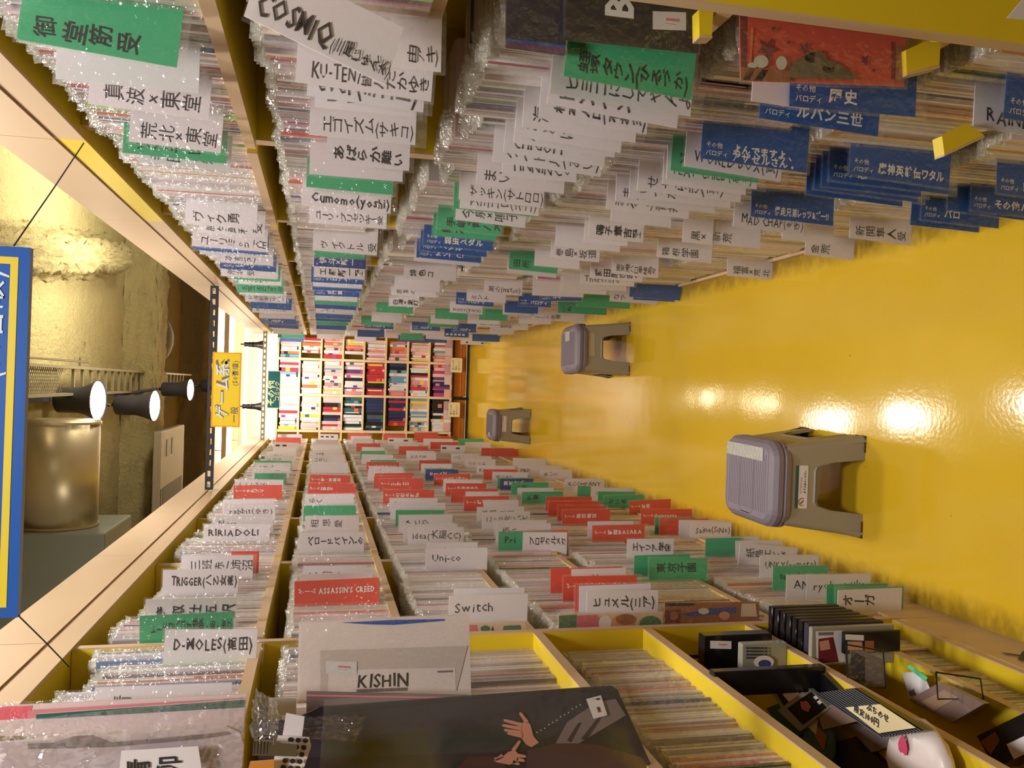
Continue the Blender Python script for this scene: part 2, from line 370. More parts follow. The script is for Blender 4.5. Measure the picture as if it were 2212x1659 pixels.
# ---------------------------------------------------------------- stools
SEATM = mat('lilac_grey_plastic', (128, 116, 128), 0.42, bump=0.15, bscale=500)
LEGM = mat('grey_plastic', (156, 146, 128), 0.42)
RUB = mat('dark_red_rubber', (88, 40, 34), 0.7)
TEAL = mat('teal_print', (34, 92, 96), 0.5); ORG = mat('orange_print', (214, 96, 48), 0.5)
def rrect(w, d, r, z, n=5):
    pts = []
    for cx, cy, a0 in ((w/2-r, d/2-r, 0), (-w/2+r, d/2-r, 90), (-w/2+r, -d/2+r, 180), (w/2-r, -d/2+r, 270)):
        for i in range(n+1):
            a = math.radians(a0+90*i/n); pts.append((cx+r*math.cos(a), cy+r*math.sin(a), z))
    return pts
def stool(loc, rz, label, h=0.272, wb=0.285, db=0.335, wt=0.225, dt=0.285, label_kind=0):
    root = empty('step_stool', loc, label, 'stool', 'plastic step stools in the aisle'); root.rotation_euler.z = rz
    def bd(mb, nm, parent=root, smooth=False):
        me = mb.build(nm, None, smooth); me.parent = parent; me.location = (0, 0, 0); return me
    hs = h-0.045
    # four tapered walls each with an arched cut-out
    m = MB()
    def wall(axis, sgn):
        n = 24; t = 0.006
        def pt(u, z, inset):
            f = z/hs; w = wb+(wt-wb)*f; d = db+(dt-db)*f
            bulge = 0
            if axis == 'y': return (u*(w-0.03), sgn*(d/2-inset), z)
            return (sgn*(w/2-inset), u*(d-0.03), z)
        ah = hs*(0.60 if axis == 'y' else 0.52); aw = 0.30
        def arch(u):
            a = abs(u)
            if a > aw: return 0.0
            if a < aw-0.09: return ah
            q = (a-(aw-0.09))/0.09
            if q > 0.93: return ah*0.0+ah*0.55*max(0, (1-q)/0.07)
            return ah*(1-0.45*q**3)
        us = [-0.5+i/n for i in range(n+1)]
        us = sorted(set(us+[-aw, -aw+.006, aw, aw-.006]))
        for i in range(len(us)-1):
            u0, u1 = us[i], us[i+1]; z0, z1 = arch(u0), arch(u1)
            o = [pt(u0, z0, 0), pt(u1, z1, 0), pt(u1, hs, 0), pt(u0, hs, 0)]
            inn = [pt(u0, z0, t), pt(u1, z1, t), pt(u1, hs, t), pt(u0, hs, t)]
            m.mesh(o+inn, [(0, 1, 2, 3), (7, 6, 5, 4), (0, 4, 5, 1)], LEGM)
            # raised rim around the arch
            if max(z0, z1) > 0.001:
                k = [pt(u0, z0+.008, -.003), pt(u1, z1+.008, -.003), pt(u1, z1, -.003), pt(u0, z0, -.003)]
                m.mesh(k+[pt(u0, z0+.012, 0), pt(u1, z1+.012, 0)], [(0, 1, 2, 3), (4, 5, 1, 0), (3, 2, 1, 0)], LEGM)
    for ax, sg in (('y', -1), ('y', 1), ('x', -1), ('x', 1)): wall(ax, sg)
    # rounded corners
    for sx in (-1, 1):
        for sy in (-1, 1):
            vs = []; n = 6
            for zi in range(9):
                z = hs*zi/8; f = z/hs; w = wb+(wt-wb)*f; d = db+(dt-db)*f
                fl = 0.004*max(0, 1-z/0.05)
                ex = (w-0.03)*0.5; ey = (d-0.03)*0.5
                for i in range(n+1):
                    a = math.pi/2*i/n
                    vs.append((sx*(ex+(w/2-ex+fl)*math.sin(a)), sy*(ey+(d/2-ey+fl)*math.cos(a)), z))
            fs = [(a*(n+1)+i, a*(n+1)+i+1, (a+1)*(n+1)+i+1, (a+1)*(n+1)+i) for a in range(8) for i in range(n)]
            m.mesh(vs, fs, LEGM)
    bd(m, 'body', smooth=False)
    for sx in (-1, 1):
        for sy in (-1, 1):
            f = MB(); f.box(sx*(wb/2-.045), sx*(wb/2+.002), sy*(db/2-.045), sy*(db/2+.002), 0, 0.004, RUB); bd(f, 'rubber_foot')
    # seat cap with rounded edge and three grooves
    m = MB(); prof = [(0.004, hs-0.012), (0.010, hs-0.008), (0.011, hs+0.006), (0.006, hs+0.010), (0.010, hs+0.014), (0.009, hs+0.028), (0.0, h-0.006), (-0.012, h)]
    rings = [rrect(wt+2*a, dt+2*a, 0.045+a, z) for a, z in prof]; n = len(rings[0])
    m.mesh([p for q in rings for p in q], [(i*n+j, i*n+(j+1) % n, (i+1)*n+(j+1) % n, (i+1)*n+j) for i in range(len(prof)-1) for j in range(n)], SEATM)
    m.face(rings[-1], SEATM)
    bd(m, 'seat', smooth=False)
    m = MB()
    def groove(w, d, x, y):
        o = rrect(w, d, 0.018, h+0.0006); i = rrect(w-.004, d-.004, 0.016, h+0.0006); nn = len(o)
        m.mesh([(a+x, b_+y, c) for a, b_, c in o+i], [(j, (j+1) % nn, nn+(j+1) % nn, nn+j) for j in range(nn)], SEATM)
    groove(wt-.03, dt-.04, 0, 0); groove(wt-.03, (dt-.04)/3, 0, 0)
    for q in range(22): 
        yy = -dt/2+.035+q*(dt-.07)/21; m.box(-wt/2+.03, wt/2-.03, yy-.0012, yy+.0012, h, h+0.0008, SEATM)
    bd(m, 'seat_ribs')
    # front sticker
    zf = lambda z: -(db+(dt-db)*(z/hs))/2-0.0012
    m = MB()
    if label_kind == 0:
        z0, z1 = hs-0.062, hs-0.026
        def q(x0, x1, a, c, mt, e=0): m.face([(x0, zf(a)-e, a), (x1, zf(a)-e, a), (x1, zf(c)-e, c), (x0, zf(c)-e, c)], mt)
        q(-.062, .058, z0, z1, PAPER); q(-.062, .058, z1-.009, z1, TEAL, .0004)
        letter(m, 'ATTENTION', (-.02, zf(z0+.018)-.0004, z0+.017), (1, 0, 0), (0, 0, 1), (0, -1, 0), .007, ORG, 0.02)
        letter(m, '必ずお読みください', (-.02, zf(z0+.008)-.0004, z0+.006), (1, 0, 0), (0, 0, 1), (0, -1, 0), .007, INK, 0.02)
        c = 14; 
        for i in range(c):
            a, a2 = 2*math.pi*i/c, 2*math.pi*(i+1)/c; r0, r1 = .009, .012; zc = (z0+z1)/2-.003
            m.face([(-.044+r0*math.cos(a), zf(zc)-.0006, zc+r0*math.sin(a)), (-.044+r1*math.cos(a), zf(zc)-.0006, zc+r1*math.sin(a)), (-.044+r1*math.cos(a2), zf(zc)-.0006, zc+r1*math.sin(a2)), (-.044+r0*math.cos(a2), zf(zc)-.0006, zc+r0*math.sin(a2))], ORG)
        m.face([(-.050, zf(zc)-.0006, zc+.004), (-.048, zf(zc)-.0006, zc+.006), (-.038, zf(zc)-.0006, zc-.004), (-.040, zf(zc)-.0006, zc-.006)], INK)
    else:
        z0, z1 = hs-0.05, hs-0.02
        m.face([(-.04, zf(z0), z0), (.075, zf(z0), z0), (.075, zf(z1), z1), (-.04, zf(z1), z1)], mat('cream_sticker', (176, 164, 130), .5) if label_kind == 1 else PAPER)
        m.face([(.03, zf(z1-.002)-.0005, z1-.012), (.072, zf(z1)-.0005, z1-.012), (.072, zf(z1)-.0005, z1-.003), (.03, zf(z1)-.0005, z1-.003)], ORG if label_kind == 1 else INK)
    bd(m, 'sticker')
    # strip of clear tape on the seat
    m = MB()
    if label_kind == 0: m.box(wt/2-.05, wt/2-.012, -dt/2+.05, dt/2-.015, h+.001, h+.0016, TAPE)
    elif label_kind == 1: m.box(wt/2-.07, wt/2-.02, -.03, .05, h+.001, h+.0016, TAPE)
    else: m.box(-wt/2+.02, -wt/2+.05, -.03, .03, h+.001, h+.0016, TAPE)
    bd(m, 'tape')
    return root
TAPE = mat('clear_tape', (180, 176, 168), 0.25, bump=0.6, bscale=90)
stool((-0.247, 2.302, 0.0005), math.radians(-1.5), 'large grey plastic step stool with lilac seat, nearest the camera, warning sticker on its front')
stool((0.207, 4.20, 0.0005), math.radians(2), 'grey plastic step stool with lilac seat and small orange sticker, beside the right bookcase', wb=.262, wt=.225, label_kind=1)
stool((-0.273, 6.21, 0.0005), math.radians(-1), 'farthest grey step stool, beside the left bookcase just before the end of the aisle', wb=.248, wt=.21, label_kind=2)

# ---------------------------------------------------------------- signs
SIGNB = mat('blue_sign_board', (38, 96, 186), 0.3); SIGNY = mat('yellow_sign_line', (238, 212, 52), 0.4); WHITE = mat('white_lettering', (226, 236, 250), 0.45)
SIGNG = mat('sign_edge_grey', (140, 148, 170), 0.5)
def hang_sign(name, label, p_tl, w, h, board, tilt, depth=0.012):
    root = empty(name, p_tl, label, 'sign'); return root
# blue overhead sign, text and border on its face
c0 = on('y', 66, 535, 1.45); c1 = on('y', 38, 1334, 1.45)
sx = (c1-c0); wS = sx.length; ex = -sx.normalized(); ez = Vector((-ex.z, 0, ex.x)); hS = 0.36
root = empty('hanging_sign', tuple(c0), 'large blue hanging shop sign with yellow border and white lettering above the aisle', 'sign')
m = MB(); LL = c1  # lower left corner
def sp(a, c, e=0): return tuple(LL+ex*a+ez*c+Vector((0, -e, 0)))
m.slab([sp(0, 0), sp(wS, 0), sp(wS, hS), sp(0, hS)], (0, 0.014, 0), SIGNB, SIGNG)
t = 0.011; g = 0.016
for a0, a1, b0, b1 in ((g, wS-g, g, g+t), (g, wS-g, hS-g-t, hS-g), (g, g+t, g+t, hS-g-t), (wS-g-t, wS-g, g+t, hS-g-t)):
    m.face([sp(a0, b0, .0008), sp(a1, b0, .0008), sp(a1, b1, .0008), sp(a0, b1, .0008)], SIGNY)
m.build('sign_board', root)
m = MB()
letter(m, '(50音順)', sp(wS-0.207, 0.038, .001), ex, ez, (0, -1, 0), 0.043, WHITE, 0.01)
letter(m, '同人誌', sp(wS/2, 0.13, .001), ex, ez, (0, -1, 0), 0.13, WHITE, 0.02, center=True)
m.build('lettering', root)
for (u, v, x), (uu, vv) in (((181, 309, XR-.006), (30, 531)), ((150, 1441, XL+.006), (38, 1328))):
    a = on('x', u, v, x); e = on('y', uu, vv, 1.452)
    m = MB(); m.tube([tuple(a), tuple((a+e)/2+Vector((0, 0, -.001))), tuple(e)], 0.0012, BLACK, 6); m.build('cord', root)
for q in (0.05, wS-.05):
    m = MB(); m.tube([sp(q, hS), (sp(q, hS)[0], 1.455, 3.09)], 0.0012, BLACK, 6); m.build('cord', root)
# yellow sign
def flat_sign(name, label, us, vs_, y, board, edge, lines, sub=None):
    a = on('y', us[0], vs_[1], y); b_ = on('y', us[1], vs_[0], y)   # top-left (world), bottom-right
    root = empty(name, tuple(a), label, 'sign', None)
    x0, x1, z1, z0 = a.x, b_.x, a.z, b_.z
    m = MB(); m.box(x0, x1, y, y+.01, z0, z1, board)
    e = .006
    for q in ((x0, x1, z0, z0+e), (x0, x1, z1-e, z1), (x0, x0+e, z0+e, z1-e), (x1-e, x1, z0+e, z1-e)): m.face([(q[0], y-.0006, q[2]), (q[1], y-.0006, q[2]), (q[1], y-.0006, q[3]), (q[0], y-.0006, q[3])], edge)
    m.build('sign_board', root)
    m = MB()
    for txt, fx, fz, sz, mt, bold in lines: letter(m, txt, (x0+fx*(x1-x0), y-(.003 if mt is WHITE else .001), z0+fz*(z1-z0)), (1, 0, 0), (0, 0, 1), (0, -1, 0), sz, mt, bold)
    m.build('lettering', root)
    for xx in (x0+.03, x1-.03):
        m = MB(); m.tube([(xx, y+.004, z1-.004), (xx, y+.018, z1+.002), (xx, y+.024, z1-.014)], .0012, BLACK, 6); m.build('hook', root)
    return root
YS = mat('glossy_yellow_sign', (250, 214, 30), 0.12, coat=0.5); OE = mat('orange_edge', (236, 160, 20), 0.4)
GREYL = mat('grey_lettering', (120, 112, 90), .5)
flat_sign('aisle_sign', 'glossy yellow hanging sign with large white lettering below the first slotted bar', (455, 522), (762, 922), 4.20, YS, OE,
          [('ゲーム系', .10, .44, .066, GREYL, .045), ('ゲーム系', .10, .44, .066, WHITE, .012), ('一般', .06, .10, .036, GREYL, .01), ('(50音順)', .55, .12, .030, GREYL, .01)])
TS = mat('teal_sign', (20, 84, 88), 0.15, coat=0.5); GOLD = mat('pale_gold_lettering', (206, 204, 150), .4)
flat_sign('small_aisle_sign', 'small dark teal hanging sign with pale lettering in front of the end bookcase', (576, 607), (801, 882), 7.76, TS, GOLD,
          [('その他', .06, .45, .075, GOLD, .02), ('コミック', .2, .1, .045, GOLD, .01)])

# ---------------------------------------------------------------- slotted bars across the aisle
SLOTM = mat('black_slotted_steel', (34, 32, 44), .5)
def bar(y, z, m_, label):
    root = empty('slotted_bar', (0, y, z), label, 'metal bar', 'slotted bars across the aisle')
    m = MB(); x0, x1 = XL+.008, XR-.008; w = .034; n = 19; p = (x1-x0)/n
    m.box(x0, x1, y, y+.003, z, z+w*.3, m_); m.box(x0, x1, y, y+.003, z+w*.7, z+w, m_)
    for i in range(n+1):
        m.box(x0+i*p-.012 if i else x0, x0+i*p+.012 if i < n else x1, y, y+.003, z+w*.3, z+w*.7, m_)
    m.box(x0, x1, y+.003, y+.036, z, z+.003, m_)
    m.build('angle_bar', root)
    for xx in (x0+.02, x1-.02):
        q = MB(); q.tube([(xx, y-.004, z+.02), (xx, y+.002, z+.02)], .006, METAL, 6); q.build('bolt', root)
bar(4.22, 1.980, SLOTM, 'black slotted steel bar across the aisle, just in front of the yellow sign')
bar(7.78, 1.965, mat('grey_slotted_steel', (120, 112, 84), .5), 'grey slotted steel bar across the aisle above the small teal sign')

# ---------------------------------------------------------------- spot lamps on a track, ladder tray
def lamp(loc, r, L, label, power, tilt=0.22, on_=True, aim=0.0):
    root = empty('spotlight', loc, label, 'lamp', 'black spotlights over the aisle')
    root.rotation_euler = (tilt, 0, 0)
    def lathe(prof, m_, nm, n=28, smooth=True):
        vs = []; fs = []
        for rr, z in prof:
            for i in range(n): a = 2*math.pi*i/n; vs.append((rr*math.cos(a), rr*math.sin(a), z))
        for k in range(len(prof)-1):
            for i in range(n): fs.append((k*n+i, k*n+(i+1) % n, (k+1)*n+(i+1) % n, (k+1)*n+i))
        mb = MB(); mb.mesh(vs, fs, m_); o = mb.build(nm, None, smooth); o.parent = root; o.location = (0, 0, 0); return o
    lathe([(0, L), (r*.56, L), (r*.62, L*.97), (r*.62, L*.5), (r*.72, L*.3), (r*.95, L*.04), (r, 0), (r*.97, 0), (r*.9, L*.04), (r*.55, L*.3)], DARK, 'shade')
    lathe([(0, L*.10), (r*.5, L*.06), (r*.86, L*.012), (r*.92, L*.03)], BULB if on_ else METAL, 'bulb')
    d = bpy.data.lights.new('spotlight_light', 'SPOT'); d.energy = power; d.color = WARM; d.spot_size = math.radians(120); d.spot_blend = .7; d.shadow_soft_size = r*.6
    o = bpy.data.objects.new('spotlight_light', d); o.parent = root; o.location = (0, 0, -.01); o.rotation_euler.x = aim; COL.objects.link(o)
    mb = MB(); mb.tube([(0, 0, L-.01), (0, 0, L+.03)], .012, BLACK, 8); q = mb.build('stem', None); q.parent = root; q.location = (0, 0, 0)
    return root
TR = 3.0
LAMPS = [(4.60, 2.955, .09, .06, -.02), (5.58, 2.80, .125, .24, -.14), (6.27, 2.60, .11, .26, -.185), (7.25, 2.51, .09, .22, -.08), (8.0, 2.33, .09, .2, -.05)]
nm = ['nearest black spotlight hanging above the aisle, half hidden by the blue sign', 'largest glowing black spotlight beside the blue sign', 'second glowing black spotlight, beyond the largest one', 'third glowing black spotlight, close to the yellow sign', 'farthest glowing black spotlight, behind the yellow sign']
for (y, z, r, L, x), l in zip(LAMPS, nm): lamp((x, y, z), r, L, l, {7.25: 50, 8.0: 75}.get(y, 24), tilt=-0.16, aim={7.25: .75, 8.0: .5}.get(y, 0))
for x, l in ((0.325, 'small unlit black spotlight pointing down at the right end of the far bar'), (-0.22, 'small unlit black spotlight pointing down at the left end of the far bar')):
    root = empty('small_spotlight', (x, 7.853, 2.0015), l, 'lamp', 'unlit spotlights near the end bookcase')
    m = MB(); n = 16; prof = [(.001, .16), (.02, .16), (.022, .09), (.03, .085), (.022, .08), (.025, .05), (.04, 0)]
    vs = [(rr*math.cos(2*math.pi*i/n), rr*math.sin(2*math.pi*i/n), z) for rr, z in prof for i in range(n)]
    m.mesh(vs, [(k*n+i, k*n+(i+1) % n, (k+1)*n+(i+1) % n, (k+1)*n+i) for k in range(len(prof)-1) for i in range(n)], BLACK)
    o = m.build('shade', None); o.parent = root; o.location = (0, 0, 0)
    m = MB(); m.tube([(0, 0, .155), (0, 0, .19)], .006, BLACK, 8); o = m.build('stem', None); o.parent = root; o.location = (0, 0, 0)
m = MB(); m.box(-.150, -.122, 3.0, 9.6, 3.045, 3.08, DARK)
for y, z, r, L, x in LAMPS: m.tube([(x, y-.16*(L+.03), z+L+.02), (-.136, y-.10, 3.05)], .013, DARK, 8)
tag(m.build('lighting_track'), 'dark grey lighting track running under the ceiling along the aisle', 'track')
TRAYM = mat('galvanised_tray', (150, 138, 108), .5, .2)
root = empty('cable_tray', (0, 4, 2.9), 'grey ladder cable tray with mesh section hung under the ceiling', 'cable tray')
for x in (0.055, -0.105):
    m = MB(); m.box(x-.008, x+.008, 3.2, 10.3, 2.93, 2.985, TRAYM); m.build('rail', root)
for i in range(22):
    y = 5.6+i*.2; m = MB(); m.box(-.098, .048, y, y+.022, 2.945, 2.96, TRAYM); m.build('rung', root)
m = MB()
for i in range(60):
    y = 3.2+i*.035
    m.slab([(-.097, y, 2.955), (-.097, y+.007, 2.955), (.047, y+.147, 2.955), (.047, y+.140, 2.955)], (0, 0, .003), TRAYM)
    m.slab([(-.097, y+.140, 2.958), (-.097, y+.147, 2.958), (.047, y+.007, 2.958), (.047, y, 2.958)], (0, 0, .003), TRAYM)
m.build('expanded_mesh', root)
for y in (3.6, 5.2, 7.0, 9.0):
    m = MB(); m.tube([(0.055, y, 2.98), (0.055, y, 3.1)], .005, TRAYM, 6); m.build('hanger_rod', root)
m = MB(); m.tube([(.095, 4.2, 3.02), (.10, 6.3, 3.03)], .006, METAL, 6); m.tube([(.07, 6.05, 3.028), (.125, 6.05, 3.028)], .008, METAL, 6)
tag(m.build('threaded_rod'), 'thin grey threaded rod with a clamp beside the cable tray', 'rod')

# ---------------------------------------------------------------- ceiling machinery on the left
DUCT = mat('spiral_duct_steel', (178, 162, 128), .38, .5, bump=.1, bscale=8)
UNIT = mat('grey_green_enamel', (108, 110, 96), .5, var=.1)
GRIL = mat('pale_vent_enamel', (176, 162, 140), .5); GDK = mat('vent_grey', (82, 78, 88), .6)
root = empty('ventilation_duct', (-.6, 5.2, 2.85), 'round brushed metal ventilation duct under the ceiling, left of the spotlights', 'duct')
def cyl(ax0, ax1, r, m_, n=36):
    mb = MB(); mb.tube([ax0, ax1], r, m_, n); return mb
cyl((-.23, 5.0, 2.85), (-.80, 5.0, 2.85), .195, DUCT).build('duct_pipe', root, True)
for x in (-.24, -.785): cyl((x, 5.0, 2.85), (x-.012, 5.0, 2.85), .201, DUCT).build('collar', root)
root = empty('air_unit', (-1.2, 5.2, 2.7), 'grey-green box fan unit joined to the round duct', 'air unit')
m = MB(); m.box(-1.65, -.80, 4.75, 5.4, 2.56, 3.05, UNIT); bevel(m.build('casing', root), .01)
m = MB(); m.box(-1.4, -1.22, 4.73, 4.75, 2.62, 2.65, GDK); m.build('bracket', root)
def ceil_vent(x0, x1, y0, y1, z, label):
    root = empty('ceiling_air_conditioner', ((x0+x1)/2, (y0+y1)/2, z), label, 'air conditioner', 'air conditioner panels on the ceiling')
    m = MB(); m.box(x0, x1, y0, y1, z, z+.06, GRIL); bevel(m.build('panel', root), .01)
    m = MB(); m.box(x0+.12, x0+.62*(x1-x0), y0+.12, y1-.1, z-.004, z, GDK); m.build('intake_grille', root)
    for yy in (y0+.04,): 
        m = MB(); m.box(x0+.1, x0+.62*(x1-x0), yy, yy+.05, z-.004, z, BLACK); m.build('outlet_slot', root)
    for q in (0, 1):
        m = MB(); m.box(x1-.22, x1-.08, y0+.25+q*.25, y0+.33+q*.25, z-.004, z, BLACK); m.build('outlet_slot', root)
ceil_vent(-1.65, -.42, 7.3-.0, 8.5, 2.73, 'pale square ceiling air conditioner panel with dark slots, beyond the round duct')
ceil_vent(-2.3, -1.25, 5.6, 6.5, 2.62, 'second pale air conditioner panel, partly hidden by the left header board')
m = MB()
cx, cy, n = .40, 9.0, 24
vs = [(cx, cy, 2.93)]; 
for k in range(1, 6):
    for i in range(n):
        a = 2*math.pi*i/n; rr = .26*math.sin(k*math.pi/10); vs.append((cx+rr*math.cos(a), cy+rr*math.sin(a), 3.12-.19*math.cos(k*math.pi/10)))
fs = [(0, 1+i, 1+(i+1) % n) for i in range(n)]+[(1+k*n+i, 1+(k+1)*n+i, 1+(k+1)*n+(i+1) % n, 1+k*n+(i+1) % n) for k in range(4) for i in range(n)]
m.mesh(vs, fs, GDK); tag(m.build('ceiling_dome', None, True), 'dark grey half-round dome on the darker ceiling beyond the sprayed beam', 'dome')
# fluorescent fittings in the bright far bay
for y, z, l in ((11.6, 2.62, 'nearer bright fluorescent batten under the pale far ceiling'), (13.6, 2.6, 'farther bright fluorescent batten close to the far cream wall')):
    root = empty('fluorescent_batten', (0, y, z), l, 'light fitting', 'fluorescent battens in the far bay')
    m = MB(); m.box(-1.4, 1.6, y-.06, y+.06, z+.04, z+.1, GRIL); m.build('housing', root)
    for dy in (-.035, .035):
        m = MB(); m.tube([(-1.35, y+dy, z), (1.55, y+dy, z)], .016, TUBE, 10); m.build('tube', root)
    for x in (-.9, 1.0):
        m = MB(); m.tube([(x, y, z+.1), (x, y, 2.81)], .006, METAL, 6); m.build('hanger_rod', root)
area('fluorescent_light', (0.1, 12.4, 2.6), 2.6, 160, (1, .95, .82), sy=.3)
area('fluorescent_light', (0.1, 12.6, 2.45), 2.6, 90, (1, .95, .82), (math.pi, 0, 0), sy=.3)  # added below the battens, facing up to whiten the dropped ceiling

# ---------------------------------------------------------------- end bookcase with paperbacks
YB = 8.72
EZ = [0.20+.0, 0.427, 0.646, 0.869, 1.086, 1.295, 1.506, 1.713]; ETOP = 1.922
EX = [-0.83, -0.475, -0.118, 0.236, 0.59, 0.90]
EBG = mat('pale_beige_laminate', (246, 218, 172), .45)
root = empty('bookcase', (0, YB+.12, 0), 'beige bookcase full of paperbacks closing the far end of the aisle', 'bookcase')
def ebox(nm, *a):
    m = MB(); m.box(*a); return m.build(nm, root)
for i, x in enumerate(EX): ebox('side_panel' if i in (0, 5) else 'divider', x-.012, x+.012, YB, YB+.25, .18, ETOP, EBG)
for z in EZ+[ETOP]: 
    for x0, x1 in zip(EX, EX[1:]): ebox('shelf', x0+.012, x1-.012, YB+.001, YB+.249, z-.018, z, EBG)
ebox('back_panel', EX[0], EX[-1], YB+.251, YB+.258, .02, ETOP, YEL)
m = MB()
for x in (-.83, -.12, .59): m.box(x-.015, x+.015, YB+.02, YB+.24, 0.0, .18, BLACK)
m.box(EX[0], EX[-1], YB+.0, YB+.02, .012, .03, BLACK); m.box(EX[0], EX[-1], YB+.0, YB+.02, .165, .180, BLACK)
m.build('base_frame', root)
CRATE = mat('orange_brown_board', (190, 110, 28), .6, var=.25, vscale=20)
for x0, x1, l in ((-.80, -.135, 'orange-brown crate under the end bookcase, the left one'), (-.10, .57, 'orange-brown crate under the end bookcase, the right one')):
    root2 = empty('storage_crate', ((x0+x1)/2, YB+.08, .03), l, 'crate', 'crates under the end bookcase')
    m = MB(); m.box(x0, x1, YB+.03, YB+.22, .031, .155, CRATE); m.build('crate_body', root2)
    m = MB(); m.box(x0, x1, YB+.026, YB+.03, .085, .095, mat('orange_tape', (226, 140, 40), .4)); m.build('tape', root2)
FARP = [((248, 232, 222), 'cream'), ((246, 204, 196), 'pale pink'), ((240, 150, 160), 'pink'), ((206, 60, 70), 'red'), ((236, 236, 236), 'white'), ((250, 214, 80), 'yellow'),
        ((232, 130, 70), 'orange'), ((110, 70, 130), 'purple'), ((50, 60, 100), 'navy'), ((38, 36, 40), 'black'), ((120, 170, 200), 'light blue'), ((60, 110, 100), 'green'), ((216, 196, 170), 'tan'), ((200, 70, 140), 'magenta')]
COLN = ['second column from the left', 'middle column', 'fourth column from the left', 'rightmost visible column']
ROWN = ['bottom row', 'second row from the bottom', 'third row from the bottom', 'fourth row from the bottom', 'fourth row from the top', 'third row from the top', 'second row from the top', 'top row']
def lin(c): return srgb(*c)
def ordn(k):
    w = ['first', 'second', 'third', 'fourth', 'fifth', 'sixth', 'seventh', 'eighth', 'ninth', 'tenth', 'eleventh', 'twelfth', 'thirteenth', 'fourteenth', 'fifteenth', 'sixteenth', 'seventeenth', 'eighteenth', 'nineteenth', 'twentieth']
    if k < len(w): return w[k]
    t = {20: 'twenty', 30: 'thirty', 40: 'forty', 50: 'fifty', 60: 'sixty', 70: 'seventy', 80: 'eighty', 90: 'ninety'}
    n = k+1
    if n < 100:
        return (t[n//10*10]+'-'+w[n % 10-1]) if n % 10 else t[n//10*10].replace('ty', 'tieth')
    return '%dth' % n
scheme = {  # (row, col) -> preferred palette
    (4, 2): [9, 9, 9, 4, 4, 4, 7, 2, 9], (3, 2): [4, 4, 3, 5, 3, 5, 3, 9, 11, 5], (2, 2): [3, 4, 8, 8, 9, 2, 10, 4], (0, 2): [2, 7, 8, 13, 1, 7, 4], (1, 2): [3, 4, 3, 1, 2, 4, 9],
    (4, 1): [11, 11, 11, 9, 4, 4], (3, 1): [8, 8, 9, 8, 9, 11], (2, 1): [8, 3, 3, 8, 3, 8], (0, 1): [9, 9, 9, 4, 4], (5, 1): [1, 1, 1, 3, 8, 9], (1, 1): [12, 5, 0, 2, 10]}
nbk = 0
for r, z in enumerate(EZ):
    for c in (1, 2, 3):
        x = EX[c]+.014; x1 = EX[c+1]-.014; k = 0
        if c == 3: x1 = .45
        if c == 1: x1 = EX[2]-.014
        pal = scheme.get((r, c), [0, 1, 4, 0, 1, 2, 6, 0, 4, 12, 1, 5, 3, 10, 0, 4])
        top = (EZ+[ETOP])[r+1]-.02
        gap = R.random() < .18
        if gap: x += .05
        while x < x1-.012:
            t = R.uniform(.012, .034) if k % 4 else R.uniform(.02, .045)
            if x+t > x1: t = x1-x
            if t < .008: break
            ci = R.choice(pal); base, cn = FARP[ci]
            h = min(top-z-.008, R.choice([.172, .175, .178, .183, .165]))
            y0 = YB+R.uniform(.004, .03)
            m = MB(); cc = lin(base); c2 = lin(R.choice(FARP)[0])
            m.box(x+.0005, x+t-.0008, y0, y0+.13, z+.0005, z+h, BOOK, cc)
            zz = z+h*R.uniform(.3, .8); e = y0-.0003
            if R.random() < .35: m.face([(x+.002, e, zz-.02), (x+t-.002, e, zz-.02), (x+t-.002, e, zz+.02), (x+.002, e, zz+.02)], BOOK, c2)
            if R.random() < .3: m.face([(x+.0005, e, z+.006), (x+t-.0008, e, z+.006), (x+t-.0008, e, z+.022), (x+.0005, e, z+.022)], BOOK, lin(R.choice(FARP)[0]))
            o = m.build('paperback', None, False, (x+t/2, y0+.06, z))
            tag(o, '%s-spined paperback, %s from the left, end bookcase %s, %s' % (cn, ordn(k), {1: 'left column', 2: 'middle column', 3: 'right column'}[c], ROWN[r]), 'book', 'paperbacks in the end bookcase')
            x += t; k += 1; nbk += 1
# flyers along the lowest shelf edge and two price cards
for i, x in enumerate([-.46, -.33, -.24, -.12, .02, .12, .22, .32, .40]):
    m = MB(); w = .09; m.slab([(x, YB-.006, .19), (x+w, YB-.006, .19), (x+w, YB-.012, .262), (x, YB-.012, .262)], (0, .003, 0), mat('flyer_%d' % (i % 3), [(240, 196, 196), (236, 214, 220), (214, 170, 190)][i % 3], .5))
    tag(m.build('flyer', None, False, (x, YB, .19)), 'pale pink flyer on the end bookcase\'s lowest ledge, %s from the left' % ordn(i), 'flyer', 'flyers along the lowest ledge')
for (u, v), l in (((986, 789), 'cream price card hanging before the crates, the right one'), ((981, 885), 'cream price card hanging before the crates, the left one')):
    p = on('y', u, v, YB-.02); root2 = empty('price_card', tuple(p), l, 'card', 'price cards under the end bookcase')
    m = MB(); pts = [(p.x-.075+a, YB-.02, p.z-.06+c) for a, c in ((.01, 0), (.14, .0), (.15, .01), (.15, .11), (.14, .12), (.01, .12), (0, .11), (0, .01))]
    m.face(pts, mat('cream_card', (244, 228, 180), .5)); m.face([(a, b_+.002, c) for a, b_, c in reversed(pts)], PAPER); m.build('card', root2)
    m = MB()
    for q in range(3): letter(m, ['各３００円', '税込', '均一コーナー'][q], (p.x-.05, YB-.021, p.z+.025-q*.03), (1, 0, 0), (0, 0, 1), (0, -1, 0), .022, INK, 0, .1, .1)
    m.build('lettering', root2)
    m = MB(); m.tube([(p.x, YB-.018, p.z+.05), (p.x, YB-.002, p.z+.09)], .002, BLACK, 6); m.build('clip', root2)

